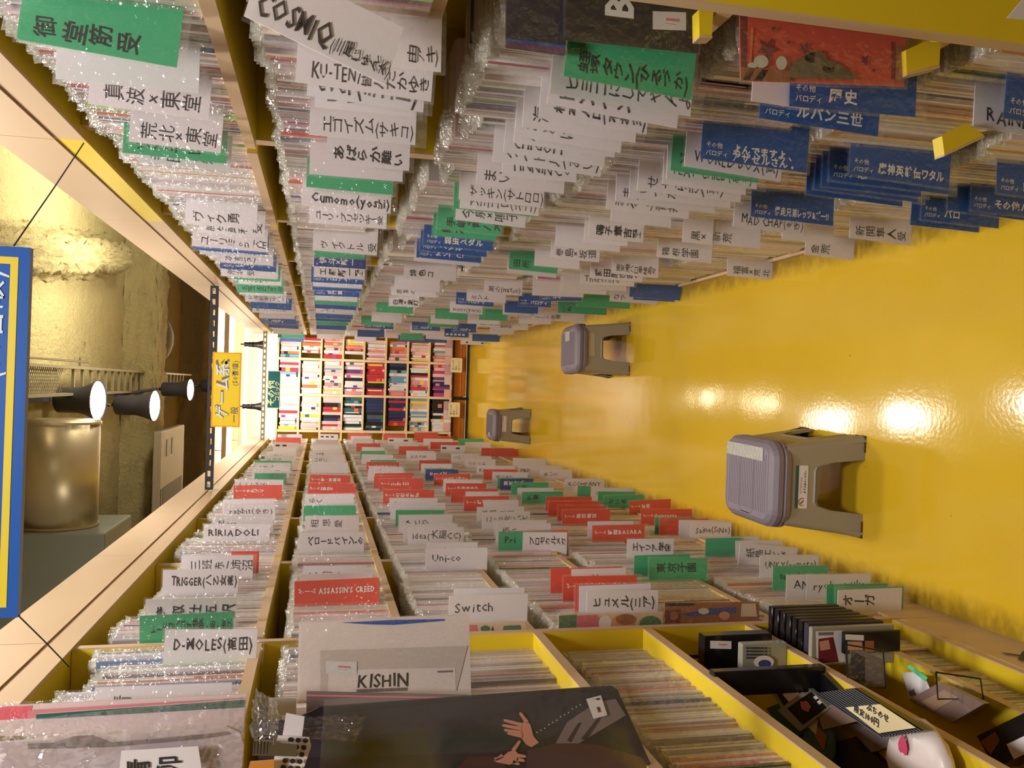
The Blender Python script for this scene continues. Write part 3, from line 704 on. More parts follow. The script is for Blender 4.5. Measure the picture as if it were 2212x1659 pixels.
# ---------------------------------------------------------------- divider cards
KIND = {'w': (PAPER, INK, 'white', 'handwritten', 0.0), 'W': (PAPER, INK, 'white', 'marker-written', .02), 'b': (BLUE, WINK, 'blue', 'printed', .02), 'r': (RED, WINK, 'red', 'printed', .02),
        'g': (GREEN, INK, 'green', 'handwritten', .01), 'n': (NAVY, WINK, 'navy', 'printed', .02)}
# right-hand bookcase: u0, u1, lower edge v, kind, text, (tilt degrees)
RC = [
 (42, 390, 118, 'g', '御堂筋受', 5), (120, 430, 186, 'w', ''), (193, 455, 243, 'w', '真波×東堂', 3), (280, 480, 318, 'w', '荒北×東堂', 2), (266, 491, 342, 'g', 'ツンデレ', 2), (300, 500, 360, 'w', '辛田尾先', 2),
 (400, 555, 490, 'w', 'ヴィク勇', 1), (430, 572, 508, 'w', '勝生勇利 受', 1), (415, 578, 538, 'w', 'ユーリ!!! on ICE', 1), (418, 580, 545, 'b', '', 1), (432, 566, 553, 'W', 'KANGAROO KICK', 1), (470, 590, 570, 'w', '次藤(R)', 1), (475, 597, 584, 'b', 'ユーリ', 1),
 (478, 600, 600, 'w', '荒北 受'), (505, 605, 606, 'g', ''), (515, 608, 615, 'w', 'HOBBY'), (512, 612, 633, 'g', 'HOBBY HOLLYWOOD'), (517, 610, 638, 'w', ''), (530, 618, 653, 'w', 'ドキドキ(ゆい)'), (540, 630, 668, 'b', ''), (545, 632, 676, 'w', 'チョコミント'), (560, 636, 688, 'w', ''), (566, 640, 700, 'b', 'パロディ'), (580, 645, 709, 'n', ''), (590, 650, 722, 'w', ''), (600, 655, 730, 'g', ''), (604, 656, 738, 'b', ''),
 # second shelf
 (845, 952, 150, 'w', '由アキ)'), (640, 935, 198, 'w', 'KU-TEN/皆川たかゆき', 2), (665, 918, 225, 'W', 'ever(ミコト)', 2), (680, 895, 243, 'w', 'いい'), (668, 898, 302, 'w', 'エゴイズム(サキコ)', 1), (705, 885, 360, 'W', 'あばらか難い', 1), (668, 870, 384, 'w', '', 1), (682, 840, 420, 'W', '男女CP', 1), (662, 850, 412, 'g', '', 1),
 (652, 845, 452, 'W', 'Cumomo(yoshi)', 1), (668, 835, 488, 'w', 'ユーリ・プリセツキー受', 1), (676, 815, 546, 'w', 'ヴィクトル 受', 1), (678, 788, 557, 'g', '', 0), (678, 790, 578, 'n', '快斗×新一'), (678, 788, 601, 'W', '工藤新一受'), (672, 785, 612, 'b', 'パロディ'), (676, 782, 621, 'w', ''), (674, 780, 628, 'b', ''), (678, 776, 640, 'b', '名探偵'), (680, 772, 650, 'w', ''), (679, 774, 658, 'g', ''), (680, 770, 668, 'b', ''), (682, 766, 678, 'w', 'いろは'), (681, 762, 688, 'b', ''), (682, 758, 694, 'b', ''), (683, 752, 702, 'g', ''), (683, 748, 712, 'b', ''), (684, 745, 722, 'w', ''), (685, 742, 732, 'w', ''),
 # third shelf
 (1222, 1500, 190, 'g', '蛭塚タウン(ひるづか)', 4), (1190, 1495, 228, 'w', 'ヒヨコにしてやんよ', 4), (1186, 1468, 252, 'W', 'トンイン', 4), (1166, 1400, 272, 'W', '榎本ハロ(有お彡)', 4), (1130, 1375, 292, 'w', '海', 3), (1114, 1345, 312, 'w', 'ことば', 3), (1112, 1330, 325, 'w', '小・路宮めぐる', 3), (1090, 1308, 345, 'w', 'chidori', 3), (1066, 1300, 366, 'w', 'タイトル(あい)', 3), (1085, 1245, 387, 'w', 'TINNINCO'), (1030, 1220, 408, 'w', 'まい', 2), (992, 1175, 440, 'w', 'ザッキン(サトロロ)', 2), (994, 1165, 458, 'w', '文三エロ(ネコ)', 2), (980, 1160, 460, 'g', '', 2), (985, 1136, 484, 'w', '今泉×鳴子', 2), (945, 1085, 500, 'g', '手嶋+青八木', 2), (935, 1072, 514, 'g', '純太', 2),
 (915, 1065, 536, 'b', '弱虫ペダル', 2), (908, 1052, 548, 'b', 'ペダル', 2), (900, 1040, 562, 'b', 'よつばと!', 2), (895, 1035, 570, 'w', '', 2), (873, 985, 604, 'W', '緋色コ', 1), (845, 942, 640, 'w', '言葉の', 1), (852, 950, 628, 'w', '', 1), (840, 905, 662, 'W', '白澤×鬼灯', 1), (812, 892, 676, 'g', '', 1), (803, 868, 696, 'w', '', 1), (788, 850, 710, 'b', 'パロディ', 1), (780, 845, 703, 'g', ''), (772, 830, 728, 'b', ''), (766, 812, 738, 'w', ''),
 # fourth shelf
 (1625, 1750, 228, 'w', '', 2), (1642, 1900, 275, 'b', 'ルパン三世', 3), (1480, 1690, 376, 'w', 'WORLD BOX(東)', 4), (1450, 1640, 382, 'g', 'ジ', 3), (1440, 1635, 398, 'w', 'FLAT CHILD(椎名)', 2), (1432, 1612, 410, 'w', '', 2), (1378, 1602, 424, 'w', 'せせらぎ(葵)', 2), (1360, 1580, 438, 'w', 'いつか', 2), (1330, 1545, 448, 'w', 'また', 2), (1311, 1490, 462, 'w', 'まる。/青井', 2), (1320, 1450, 485, 'w', '', 2), (1272, 1390, 518, 'W', '鳴子章吉受', 2), (1262, 1356, 528, 'w', '', 2), (1200, 1340, 538, 'w', '', 2), (1190, 1295, 562, 'w', '巻島×坂道', 2), (1155, 1252, 578, 'w', '', 2), (1100, 1205, 586, 'g', '田所', 2), (1096, 1202, 595, 'w', '', 2),
 (1046, 1128, 636, 'w', '弟の(mitsu)', 2), (985, 1066, 660, 'b', 'パロディ', 1), (1008, 1092, 652, 'w', 'ミント', 1), (972, 1042, 677, 'w', 'invite(yoru)', 1), (940, 1010, 690, 'g', '', 1), (930, 990, 700, 'w', '', 1), (925, 985, 706, 'g', ''), (890, 950, 714, 'b', 'パロディ'), (885, 945, 720, 'w', ''), (860, 915, 738, 'b', ''), (865, 912, 734, 'g', ''),
 # fifth shelf
 (1705, 1978, 240, 'b', '歴史', -1), (1515, 1745, 358, 'b', 'よんでますよ、', 3), (1585, 1738, 498, 'w', 'MAD CHAP(もぎ)', 2), (1622, 1800, 478, 'b', '爆走兄弟レッツ&ゴー!!', 2), (1525, 1642, 532, 'w', '新荒', 2), (1475, 1540, 526, 'w', '黒×', 2), (1420, 1538, 562, 'w', '箱根学園', 2), (1322, 1422, 596, 'w', '東堂庵ハロ奉緒為々', 2), (1275, 1388, 605, 'W', '藤田原ぎまつ', 2), (1254, 1370, 616, 'w', 'Therefore'), (1215, 1352, 626, 'w', ''), (1210, 1310, 634, 'w', ''), (1165, 1255, 650, 'b', 'ルギ', -4), (1120, 1190, 662, 'b', 'パロディ'), (1150, 1260, 640, 'w', ''), (1086, 1175, 682, 'w', 'INKO(ema)', 2), (1090, 1162, 676, 'b', ''), (1035, 1095, 692, 'g', ''), (1030, 1080, 706, 'w', '真夏の夜の夢'), (1010, 1078, 700, 'w', ''), (975, 1028, 718, 'b', 'パロディ'), (960, 1012, 728, 'b', 'VIVRE'), (915, 965, 740, 'b', ''), (920, 970, 733, 'w', ''),
 # sixth and seventh shelves
 (1835, 2052, 392, 'b', '魔神英雄伝ワタル', 3), (1790, 2050, 405, 'b', '忍', 2), (1775, 1990, 414, 'b', '', 2), (1760, 1985, 422, 'b', '', 2), (1742, 1950, 433, 'b', '', 2), (2103, 2290, 290, 'w', 'RAINBOW', 3), (2170, 2380, 272, 'b', 'メ', 2), (2152, 2330, 428, 'b', '銀', 2),
 (1835, 1968, 522, 'w', '新開隼人受', 3), (1740, 1845, 556, 'w', '金荒', 2), (1690, 1800, 522, 'w', '', 2), (1570, 1668, 600, 'w', '福富×荒北', 2), (1368, 1478, 650, 'b', 'モブサイコ100', 1), (1360, 1470, 645, 'b', '', 1), (1318, 1420, 654, 'w', 'なつ', 1), (1245, 1360, 664, 'g', '', 1), (1205, 1310, 678, 'g', 'いぬ', 1), (1150, 1265, 694, 'w', '黒子の本屋', 1), (1120, 1190, 700, 'w', ''), (1075, 1140, 712, 'w', 'hitsuji'), (1058, 1110, 722, 'w', ''), (1020, 1100, 738, 'b', ''), (995, 1060, 745, 'w', 'Pieface'),
 (2096, 2300, 466, 'b', 'その他パロ', 2), (2046, 2212, 465, 'b', '', 2), (1990, 2168, 484, 'b', 'パロ', 2), (1968, 2138, 495, 'b', '', 2),
]
# left-hand bookcase: u0, u1, upper edge v, kind, text
LC = [
 (205, 500, 1480, 'w', '清'), (355, 555, 1360, 'W', 'D-MOLES(高田)', 2), (303, 505, 1325, 'g', 'トーよロ!ハロ甘雄歌・画・志江', -1), (315, 512, 1292, 'W', '産取仕五訳'), (352, 515, 1230, 'W', 'TRIGGER(八乙女楽)'), (392, 547, 1200, 'w', '三班赤/姉沼'), (500, 560, 1190, 'r', ''), (440, 583, 1132, 'W', 'RIRIADOLI'), (465, 590, 1112, 'w', 'Noir'), (485, 595, 1088, 'w', 'rabbit(ゆき)'), (482, 592, 1078, 'w', ''),
 (505, 610, 1048, 'r', 'うたプリ'), (507, 612, 1036, 'w', 'ナナ(みな)'), (550, 618, 1022, 'g', ''), (548, 620, 1018, 'w', ''), (545, 625, 1010, 'w', '暮らし(創)'), (552, 628, 1000, 'w', 'りぼん'), (550, 630, 995, 'g', ''), (572, 634, 984, 'w', 'チロル'), (576, 638, 976, 'w', 'まほう'), (590, 640, 966, 'w', ''), (592, 645, 956, 'w', 'ゆめ'), (596, 650, 945, 'r', ''), (600, 652, 938, 'w', ''),
 # second shelf
 (637, 820, 1252, 'r', "ASSASSIN'S CREED", -1), (648, 806, 1238, 'w', 'はじめまして'), (655, 792, 1222, 'w', 'H 同一'), (647, 787, 1150, 'W', 'ペロードバイン-の'), (660, 776, 1114, 'w', '相 思 愛'), (688, 770, 1088, 'w', '日常・世'), (656, 768, 1092, 'g', ''), (660, 765, 1067, 'w', 'らく'), (666, 770, 1044, 'r', 'SIREN', 1), (669, 757, 1026, 'r', '戦・国無双', 1), (672, 752, 1000, 'w', ''), (674, 745, 984, 'w', 'いちご'), (675, 740, 972, 'w', 'OPB'), (676, 738, 960, 'w', ''), (682, 732, 950, 'w', ''), (690, 730, 938, 'w', '九龍'),
 # third shelf
 (970, 1140, 1285, 'w', 'Switch'), (980, 1132, 1270, 'w', ''), (920, 1053, 1184, 'w', 'Uni-co'), (922, 1032, 1172, 'w', 'milk'), (882, 1002, 1139, 'w', 'idea(大脳CC)'), (872, 988, 1132, 'w', ''), (862, 978, 1112, 'w', 'ひとり'), (855, 960, 1102, 'g', ''), (860, 958, 1098, 'w', 'algo trapper'), (842, 945, 1076, 'w', 'Disease and charms'), (844, 962, 1086, 'w', ''), (828, 938, 1058, 'r', '幻想水滸伝'), (820, 915, 1034, 'r', 'stella SSS'), (810, 895, 1022, 'r', '逆転'), (808, 890, 1028, 'r', ''), (795, 872, 1016, 'w', ''), (797, 870, 1008, 'w', 'とある'), (792, 862, 998, 'r', 'ROSE BLOOD'), (798, 858, 992, 'w', 'Mint'), (800, 856, 994, 'g', ''), (782, 848, 982, 'w', ''), (778, 832, 974, 'g', ''), (782, 830, 966, 'w', ''), (770, 822, 958, 'r', ''), (762, 806, 948, 'w', ''), (752, 800, 936, 'r', ''), (758, 802, 942, 'w', ''),
 # fourth shelf
 (1268, 1422, 1276, 'W', 'ヒュメル(ニア)'), (1252, 1406, 1263, 'w', '(いろは)'), (1243, 1392, 1262, 'r', ''), (1217, 1376, 1244, 'r', 'モンスターハンター'), (1235, 1352, 1228, 'w', 'うた'), (1190, 1345, 1226, 'r', ''), (1130, 1225, 1150, 'W', 'プロセカルメガ'), (1096, 1228, 1146, 'r', ''), (1077, 1190, 1148, 'g', 'Pri'), (1072, 1190, 1131, 'w', '赤い'), (1068, 1180, 1124, 'w', ''), (1042, 1145, 1106, 'w', 'こっちをむいて'), (1031, 1132, 1095, 'w', '戸田 誠司'), (1045, 1120, 1080, 'w', ''), (1003, 1100, 1072, 'r', '龍が如く'), (1006, 1078, 1062, 'w', ''), (975, 1075, 1056, 'r', ''), (963, 1050, 1044, 'r', '薄桜鬼本舗'), (958, 1042, 1036, 'w', ''), (938, 1016, 1024, 'r', 'エルヴンガルド'), (920, 990, 1014, 'n', 'ホームズ'), (918, 982, 1012, 'g', ''), (910, 976, 1002, 'w', 'project'), (906, 974, 994, 'r', ''), (880, 942, 978, 'w', 'おひさま'), (878, 938, 974, 'w', ''), (862, 925, 964, 'r', ''), (852, 905, 956, 'w', ''), (838, 892, 946, 'w', 'あい'), (828, 876, 938, 'r', ''),
 # fifth shelf
 (1402, 1528, 1206, 'g', '東京子園'), (1370, 1490, 1198, 'g', ''), (1355, 1455, 1164, 'W', 'エイリア学園'), (1280, 1393, 1134, 'r', '戦国BASARA'), (1270, 1367, 1126, 'w', 'にゃんこ'), (1215, 1318, 1101, 'r', '無双無双'), (1205, 1308, 1092, 'r', ''), (1185, 1295, 1083, 'r', ''), (1180, 1278, 1073, 'r', 'ASURA'), (1128, 1216, 1062, 'g', '氷室'), (1118, 1196, 1054, 'w', ''), (1105, 1185, 1042, 'g', '小説'), (1080, 1152, 1034, 'n', '東京魔人'), (1075, 1145, 1032, 'g', ''), (1064, 1140, 1020, 'w', 'WORD'), (1045, 1118, 1014, 'r', ''), (1030, 1112, 1006, 'w', 'KH'), (1005, 1070, 992, 'w', 'ふわふわ'), (995, 1062, 986, 'w', ''), (975, 1035, 980, 'w', 'この空'), (952, 1004, 962, 'w', '白衣'), (930, 990, 955, 'r', ''), (902, 975, 942, 'r', ''), (915, 978, 948, 'w', ''), (895, 946, 934, 'r', ''),
 # sixth shelf
 (1810, 1948, 1272, 'W', 'オーガ'), (1804, 1952, 1268, 'g', ''), (1786, 1918, 1262, 'g', ''), (1742, 1880, 1240, 'w', 'ryoheyuuka'), (1700, 1790, 1241, 'w', 'AME'), (1670, 1788, 1222, 'g', 'senko(kinoshita)'), (1642, 1768, 1199, 'w', 'UNKY(nomoto)'), (1596, 1722, 1178, 'w', '紙島エビび', 4), (1590, 1690, 1168, 'w', ''), (1532, 1640, 1160, 'w', '荒庭'), (1524, 1600, 1162, 'g', ''), (1492, 1580, 1128, 'w', 'Saine(SiNe)'), (1467, 1566, 1124, 'w', ''), (1425, 1530, 1120, 'r', ''), (1415, 1500, 1117, 'g', ''), (1385, 1495, 1100, 'r', 'Quintette'), (1360, 1455, 1080, 'r', '戦国', -3), (1305, 1390, 1070, 'g', '七いろ', -2), (1292, 1372, 1062, 'g', ''), (1278, 1368, 1054, 'w', 'ユキ'), (1248, 1276, 1050, 'g', ''), (1220, 1306, 1034, 'w', 'KCOMPANY'), (1168, 1236, 1014, 'w', 'あいう'), (1120, 1215, 1006, 'w', 'MBD'), (1108, 1180, 990, 'w', ''), (1060, 1130, 970, 'r', ''), (1040, 1110, 968, 'r', ''), (1088, 1142, 962, 'w', 'うみねこ', -28), (1005, 1060, 955, 'w', ''), (990, 1045, 948, 'g', ''),
]
TW = 0.088
CARDS = []
def shelf_of(side, y, z):
    zs = (LZN if (side < 0 and y < 1.8) else LZ) if side < 0 else RZ
    k = max([i for i, q in enumerate(zs) if q <= z+.02], default=0)
    return k, zs[k]
for side, data in ((1, RC), (-1, LC)):
    for d in data:
        u0, u1, v, kind, text = d[:5]; tilt = d[5] if len(d) > 5 else 0
        xf = XR if side > 0 else XL
        p = 0.054
        pm = on('x', (u0+u1)/2, v, xf-side*p)
        y = pm.y
        z1 = on('y', u0, v, y).z; z0 = on('y', u1, v, y).z
        CARDS.append([side, y, z0, z1, kind, text, tilt, p])
# keep cards of a shelf apart along the shelf
def relax(cs):
    cs.sort(key=lambda c: c[1])
    for a, b_ in zip(cs, cs[1:]):
        if b_[1]-a[1] < .0055: b_[1] = a[1]+.0055
groups = {}
for c in CARDS:
    k, _ = shelf_of(c[0], c[1], (c[2]+c[3])/2-.03); groups.setdefault((c[0], round((c[2]+c[3])/2/.29)), []).append(c)
for g_ in groups.values(): relax(g_)
SHN = {1: ['lowest', 'second lowest', 'third lowest', 'third highest', 'second highest', 'top'], -1: ['lowest', 'second lowest', 'third lowest', 'third highest', 'second highest', 'top']}
SIDE = {1: 'right', -1: 'left'}
def level(side, y, z):
    zs = RZ if side > 0 else LZ
    k = 0
    for i, q in enumerate(zs):
        if z >= q: k = i
    return k
cnt = {}
BYK = {}
for c in sorted(CARDS, key=lambda c: c[1]):
    side, y, z0, z1, kind, text, tilt, p = c
    lv = level(side, y, (z0+z1)/2); c.append(lv); BYK.setdefault((side, lv), []).append(c)
    mt, ink, cn, how, bold = KIND[kind]
    key = (side, lv, cn); i = cnt.get(key, 0); cnt[key] = i+1
    s = side; xf = XR if s > 0 else XL
    xe = xf-s*p                                   # outer edge, towards the aisle
    cx, cz = xe+s*TW/2, (z0+z1)/2
    lab = '%s %s divider card, %s %s one from the near end, %s shelf, %s bookcase' % (cn, how if text else 'blank', ordn(i), cn, SHN[s][lv], SIDE[s])
    root = empty('divider_card', (cx, y, cz), lab, 'divider card', 'divider cards between the booklets')
    root.rotation_euler = (0, math.radians(tilt+R.uniform(-.8, .8)), math.radians(R.uniform(-3, 3)))
    h = z1-z0; w = TW
    m = MB()
    m.box(-w/2, w/2, -.0006, .0006, -h/2, h/2, mt)
    if h > (.045 if y < 3 else .09) and text and y < 6.5:
        size = .030 if kind in 'wWg' else .026
        size = min(size, h/2.4)
        up = (1, 0, 0); rd = (0, 0, -1)
        vis = p-.012
        zt = h/2
        def base(off): return (-w/2+off) if s > 0 else (w/2-off)
        if kind in 'br':
            if kind == 'b':
                sm = .0105
                x1 = base(.022) if s > 0 else base(.018); x2 = base(.008) if s > 0 else base(.032)
                letter(m, 'その他', (x1, -.0008, zt-.008), rd, up, (0, -1, 0), sm, ink, .01)
                letter(m, 'パロディ', (x2, -.0008, zt-.008), rd, up, (0, -1, 0), sm, ink, .01)
                letter(m, text, (base(.018 if text.endswith('すよ、') else .011) if s > 0 else base(.030), -.0008, zt-.058), rd, up, (0, -1, 0), .017 if text.endswith('すよ、') else .021, ink, .03, maxlen=h-.07)
                if text.endswith('すよ、'): letter(m, 'アザゼルさん。', (base(.004), -.0008, zt-.058), rd, up, (0, -1, 0), .017, ink, .03, maxlen=h-.07)
            else:
                letter(m, 'ゲーム', (base(.030), -.0008, zt-.008), rd, up, (0, -1, 0), .014, ink, .02, vert=True)
                letter(m, text, (base(.032), -.0008, zt-.055), rd, up, (0, -1, 0), .019, ink, .03, maxlen=h-.065, vert=True)
        else:
            off = .010 if s > 0 else .008+size
            letter(m, text, (base(off), -.0008, zt-.012-R.uniform(0, .01)), rd, up, (0, -1, 0), size, ink, bold, .35, maxlen=h-.022, vert=True)
    elif text and y < 9:
        n = max(3, min(8, len(text))); 
        for q in range(n):
            if kind in 'wWg' and R.random() < .3: continue
            a = h/2-.012-q*(h-.03)/n; bx = (-w/2+.012) if s > 0 else (w/2-.030)
            m.face([(bx, -.0009, a), (bx, -.0009, a-(h-.03)/n*.6), (bx+.014, -.0009, a-(h-.03)/n*.6), (bx+.014, -.0009, a)], ink)
    o = m.build('card', None); o.parent = root; o.location = (0, 0, 0)
    m = MB(); a = .006; zlo = -h/2-R.uniform(.004, .02)
    xs0, xs1 = (-w/2-.004, w/2-.01) if s > 0 else (-w/2+.01, w/2+.004)
    m.face([(xs0, -.0016, zlo), (xs1, -.0016, zlo), (xs1, -.0016, h/2+.004), (xs0, -.0016, h/2+.004)], FILMC)
    m.face([(xs0, .0014, zlo), (xs1, .0014, zlo), (xs1, .0014, h/2+.004), (xs0, .0014, h/2+.004)], FILMC)
    o = m.build('sleeve', None); o.parent = root; o.location = (0, 0, 0)

# ---------------------------------------------------------------- booklets in clear sleeves
SPAL = [((226, 216, 216), 'off-white', 28), ((204, 196, 200), 'pale grey', 17), ((232, 218, 202), 'cream', 10), ((200, 178, 182), 'dusty pink', 11), ((224, 190, 194), 'pale pink', 9), ((166, 156, 164), 'grey', 8),
        ((190, 172, 150), 'tan', 3), ((176, 60, 72), 'dark red', 2), ((206, 96, 84), 'red', 2), ((120, 134, 168), 'slate blue', 3), ((60, 84, 140), 'blue', 2), ((46, 40, 44), 'black', 3), ((196, 110, 60), 'orange', 2), ((70, 118, 110), 'dark green', 1), ((196, 90, 150), 'magenta', 1), ((150, 190, 90), 'lime', 1)]
SW = [q[2] for q in SPAL]
recs = []
def fill(side, zs, k, ya, yb, zt, pitch=(.0045, .011)):
    zb = zs[k]; y = ya+.022; xf = XR if side > 0 else XL; run = 0
    mid = zb+.13
    occ = [c for c in CARDS if c[0] == side and c[2]-.02 < zt and c[3] > zb and ya-.05 < c[1] < yb+.05]
    H0 = min(.285 if (side < 0 and zb == 1.62) else (.30 if zb == .04 else .255), zt-zb-.045); hh = H0
    setb = .032 if (side < 0 and ya < 1 and zb < 1.3) else 0
    xoff = 0
    if side < 0 and ya == 1.80: y = 1.834
    if side > 0 and ya < 1: y = max(y, {1.03: 1.062, .715: 1.0}.get(zb, 0))
    while y < yb-.022:
        t = R.uniform(*pitch)
        if any(y-.002 < c[1] < y+t+.002 for c in occ):
            y = max(c[1] for c in occ if y-.002 < c[1] < y+t+.002)+.0022; continue
        if run <= 0: run = R.randint(3, 14); hh = min(H0, R.choice([.30, .30, .30, .25, .22]))-R.uniform(0, .012); xoff = R.uniform(0, .01)+setb
        run -= 1
        h = hh-R.uniform(0, .004)
        x0 = xf+side*(.004+xoff+R.uniform(-.003, .005))
        q = R.choices(range(len(SPAL)), SW)[0]
        recs.append(dict(s=side, y=y, t=t-.0006, zb=zb, h=h, x0=x0, c=q, lv=level(side, y, mid)))
        y += t
def tops(zs): return zs[1:]+[1.951]
for k in range(9):
    ya, yb = RY[k], RY[k+1]; T = tops(RZ)
    for j in range(6): fill(1, RZ, j, ya, yb, T[j]-(0.02 if j < 5 else 0), (.0045, .011) if yb < 4.5 else (.008, .016))
    ya, yb = LY[k], LY[k+1]; zs = LZN if k == 0 else LZ; T = tops(zs)
    for j in range(len(zs)):
        if k == 0 and j in (1, 2): continue
        if k == 0 and j == 5: fill(-1, zs, j, 1.42, yb, T[j]-.02); continue
        fill(-1, zs, j, ya, yb, T[j]-(0.02 if j < len(zs)-1 else 0), (.0045, .011) if yb < 4.5 else (.008, .016))
def booklet_mesh(mb, r, film=None):
    fb = film or mb
    s = r['s']; y0, y1 = r['y'], r['y']+r['t']; x0 = r['x0']; zb = r['zb']+.0006; h = r['h']; zt = zb+h; x1 = x0+s*.182
    base = SPAL[r['c']][0]; j = R.uniform(.93, 1.06)
    cc = lin([max(0, min(255, q*j)) for q in base])
    nseg = R.choice([1, 1, 2, 3]); cuts = sorted([R.uniform(.12, .9) for _ in range(nseg-1)]); cuts = [0]+cuts+[1]
    for a, b_ in zip(cuts, cuts[1:]):
        col = cc if R.random() < .7 else lin(R.choices(SPAL, SW)[0][0])
        za, zc = zb+a*h, zb+b_*h
        mb.mesh([(x0, y0, za), (x0, y1, za), (x0, y1, zc), (x0, y0, zc)], [(0, 1, 2, 3) if s < 0 else (3, 2, 1, 0)], BOOK, col)
    pg = lin((214, 204, 190))
    mb.mesh([(x0, y0, zb), (x1, y0, zb), (x1, y0, zt), (x0, y0, zt), (x0, y1, zb), (x1, y1, zb), (x1, y1, zt), (x0, y1, zt)], [(0, 1, 2, 3), (7, 6, 5, 4)], BOOK, cc)
    mb.mesh([(x0, y0, zt), (x1, y0, zt), (x1, y1, zt), (x0, y1, zt)], [(0, 1, 2, 3)], BOOK, pg)
    mb.mesh([(x0, y0, zb), (x1, y0, zb), (x1, y1, zb), (x0, y1, zb)], [(3, 2, 1, 0)], BOOK, cc)
    mb.mesh([(x1, y0, zb), (x1, y1, zb), (x1, y1, zt), (x1, y0, zt)], [(0, 1, 2, 3)], BOOK, pg)
    # sleeve: front flange past the spine and crumpled flap above
    e = R.uniform(.004, .010); ym = (y0+y1)/2+R.uniform(-.001, .001); ft = R.uniform(.008, .018)
    xs = x0-s*e; zl = zb+.0006
    fb.mesh([(xs, ym, zl), (x0+s*.0005, y0-.0002, zl), (x0+s*.0005, y0-.0002, zt+.002), (xs, ym, zt+.004)], [(0, 1, 2, 3)], FILM)
    n = 3; vs = []; fs = []
    for i in range(n+1):
        x = xs+s*(.060*i/n); jy = R.uniform(-.0025, .0025)
        vs += [(x+R.uniform(-.001, .001), ym+(y0-ym)*.3, zt+.001), (x+s*R.uniform(-.002, .004), ym+jy, zt+ft+R.uniform(-.005, .003))]
    for i in range(n): fs.append((2*i, 2*i+2, 2*i+3, 2*i+1))
    fb.mesh(vs, fs, FROTH)
def vis(r):
    p = (r['x0'], r['y'], r['zb']+.02); q = (r['x0'], r['y']+r['t'], r['zb']+r['h'])
    a, b_ = proj(p), proj(q)
    if not a or not b_: return 0
    um, vm = (a[0]+b_[0])/2, (a[1]+b_[1])/2
    if not (-20 < um < 2232 and -10 < vm < 1669): return 0
    return abs(a[0]-b_[0])*r['t']*abs(r['x0'])/(r['y']**2)
recs.sort(key=lambda r: -vis(r))
rest = MB(); picked = recs[:300]
for r in recs[300:]: booklet_mesh(rest, r)
tag(rest.build('sleeved_booklet'), 'thin booklets in clear sleeves filling the farther shelves of both bookcases', 'booklets', None, 'stuff')
picked.sort(key=lambda r: (r['s'], r['lv'], r['y'])); cn2 = {}
for r in picked:
    cn = SPAL[r['c']][1]; zn = r['zb']; key = (r['s'], zn, cn); i = cn2.get(key, 0); cn2[key] = i+1
    root = empty('sleeved_booklet', (r['x0'], r['y'], r['zb']), '%s-spined sleeved booklet, %s such from the near end, %s shelf, %s bookcase' % (cn, ordn(i), SHN[r['s']][r['lv']] if not (r['s'] < 0 and r['y'] < 1.8 and zn == .79) else 'middle', SIDE[r['s']]), 'booklet', 'booklets in clear sleeves')
    m = MB(); f = MB(); booklet_mesh(m, r, f); m.build('booklet_body', root); f.build('sleeve', root)

# ---------------------------------------------------------------- loose things on the near shelves
def PX(pts, ax, val): return [on(ax, u, v, val) for u, v in pts]
def facing(name, pts, y, th, m_, label, cat, parts=(), film=None, back=None, group=None):
    """a flat thing standing square to the aisle, outline given on its own plane at distance y"""
    q = PX(pts, 'y', y); c = sum(q, Vector())/len(q)
    root = empty(name, tuple(c), label, cat, group)
    m = MB()
    vs = [tuple(p) for p in q]; n = len(vs)
    bk = [(a, b_+th, c_) for a, b_, c_ in vs]
    m.mesh(vs+bk, [tuple(range(n)), tuple(range(2*n-1, n-1, -1))]+[((i+1) % n, i, n+i, n+(i+1) % n) for i in range(n)], m_)
    m.build('cover' if cat != 'card' else 'card', root)
    kk = 0
    for nm_, lst in parts:
        m = MB()
        for pp, mt in lst:
            kk += 1; e = .0006+min(.00025*kk, .0034)
            if isinstance(pp, tuple) and pp[0] == 'text':
                _, txt, (u, v), (u2, v2), size, mode = pp
                o = on('y', u, v, y-e)
                if mode == 'down': letter(m, txt, o, (on('y', u2, v2, y)-on('y', u, v, y)).normalized(), Vector((-(on('y', u2, v2, y)-on('y', u, v, y)).normalized().z, 0, (on('y', u2, v2, y)-on('y', u, v, y)).normalized().x)), (0, -1, 0), size, mt, .012, .3, (on('y', u2, v2, y)-on('y', u, v, y)).length, vert=True)
                else: letter(m, txt, o, (1, 0, 0), (0, 0, 1), (0, -1, 0), size, mt, .03)
            else: m.face([tuple(p) for p in PX(pp, 'y', y-e)], mt)
        m.build(nm_, root)
    if film:
        f = PX(film, 'y', y-.0045); m = MB(); n = len(f)
        N = 8
        if n == 4:
            g = [[f[0].lerp(f[1], i/N).lerp(f[3].lerp(f[2], i/N), j/N)+Vector((0, R.uniform(-.0022, .0012), 0)) for j in range(N+1)] for i in range(N+1)]
            m.mesh([tuple(p) for r_ in g for p in r_], [(i*(N+1)+j, (i+1)*(N+1)+j, (i+1)*(N+1)+j+1, i*(N+1)+j+1) for i in range(N) for j in range(N)], BAG if back is None else back)
        m.build('sleeve', root, True)
    return root
MAUVE = mat('dark_violet_print', (54, 46, 58), .6, spec=.25); CHAR = mat('charcoal_print', (44, 36, 42), .65, spec=.2); SALM = mat('salmon_print', (204, 78, 62), .4); MAR = mat('maroon_print', (112, 34, 48), .4)
OLIV = mat('olive_print', (104, 92, 66), .5); CLOUD = mat('pale_cloud_print', (198, 196, 176), .5); BRWN = mat('brown_print', (150, 92, 62), .5); ORNG = mat('bright_orange_print', (224, 112, 58), .4)
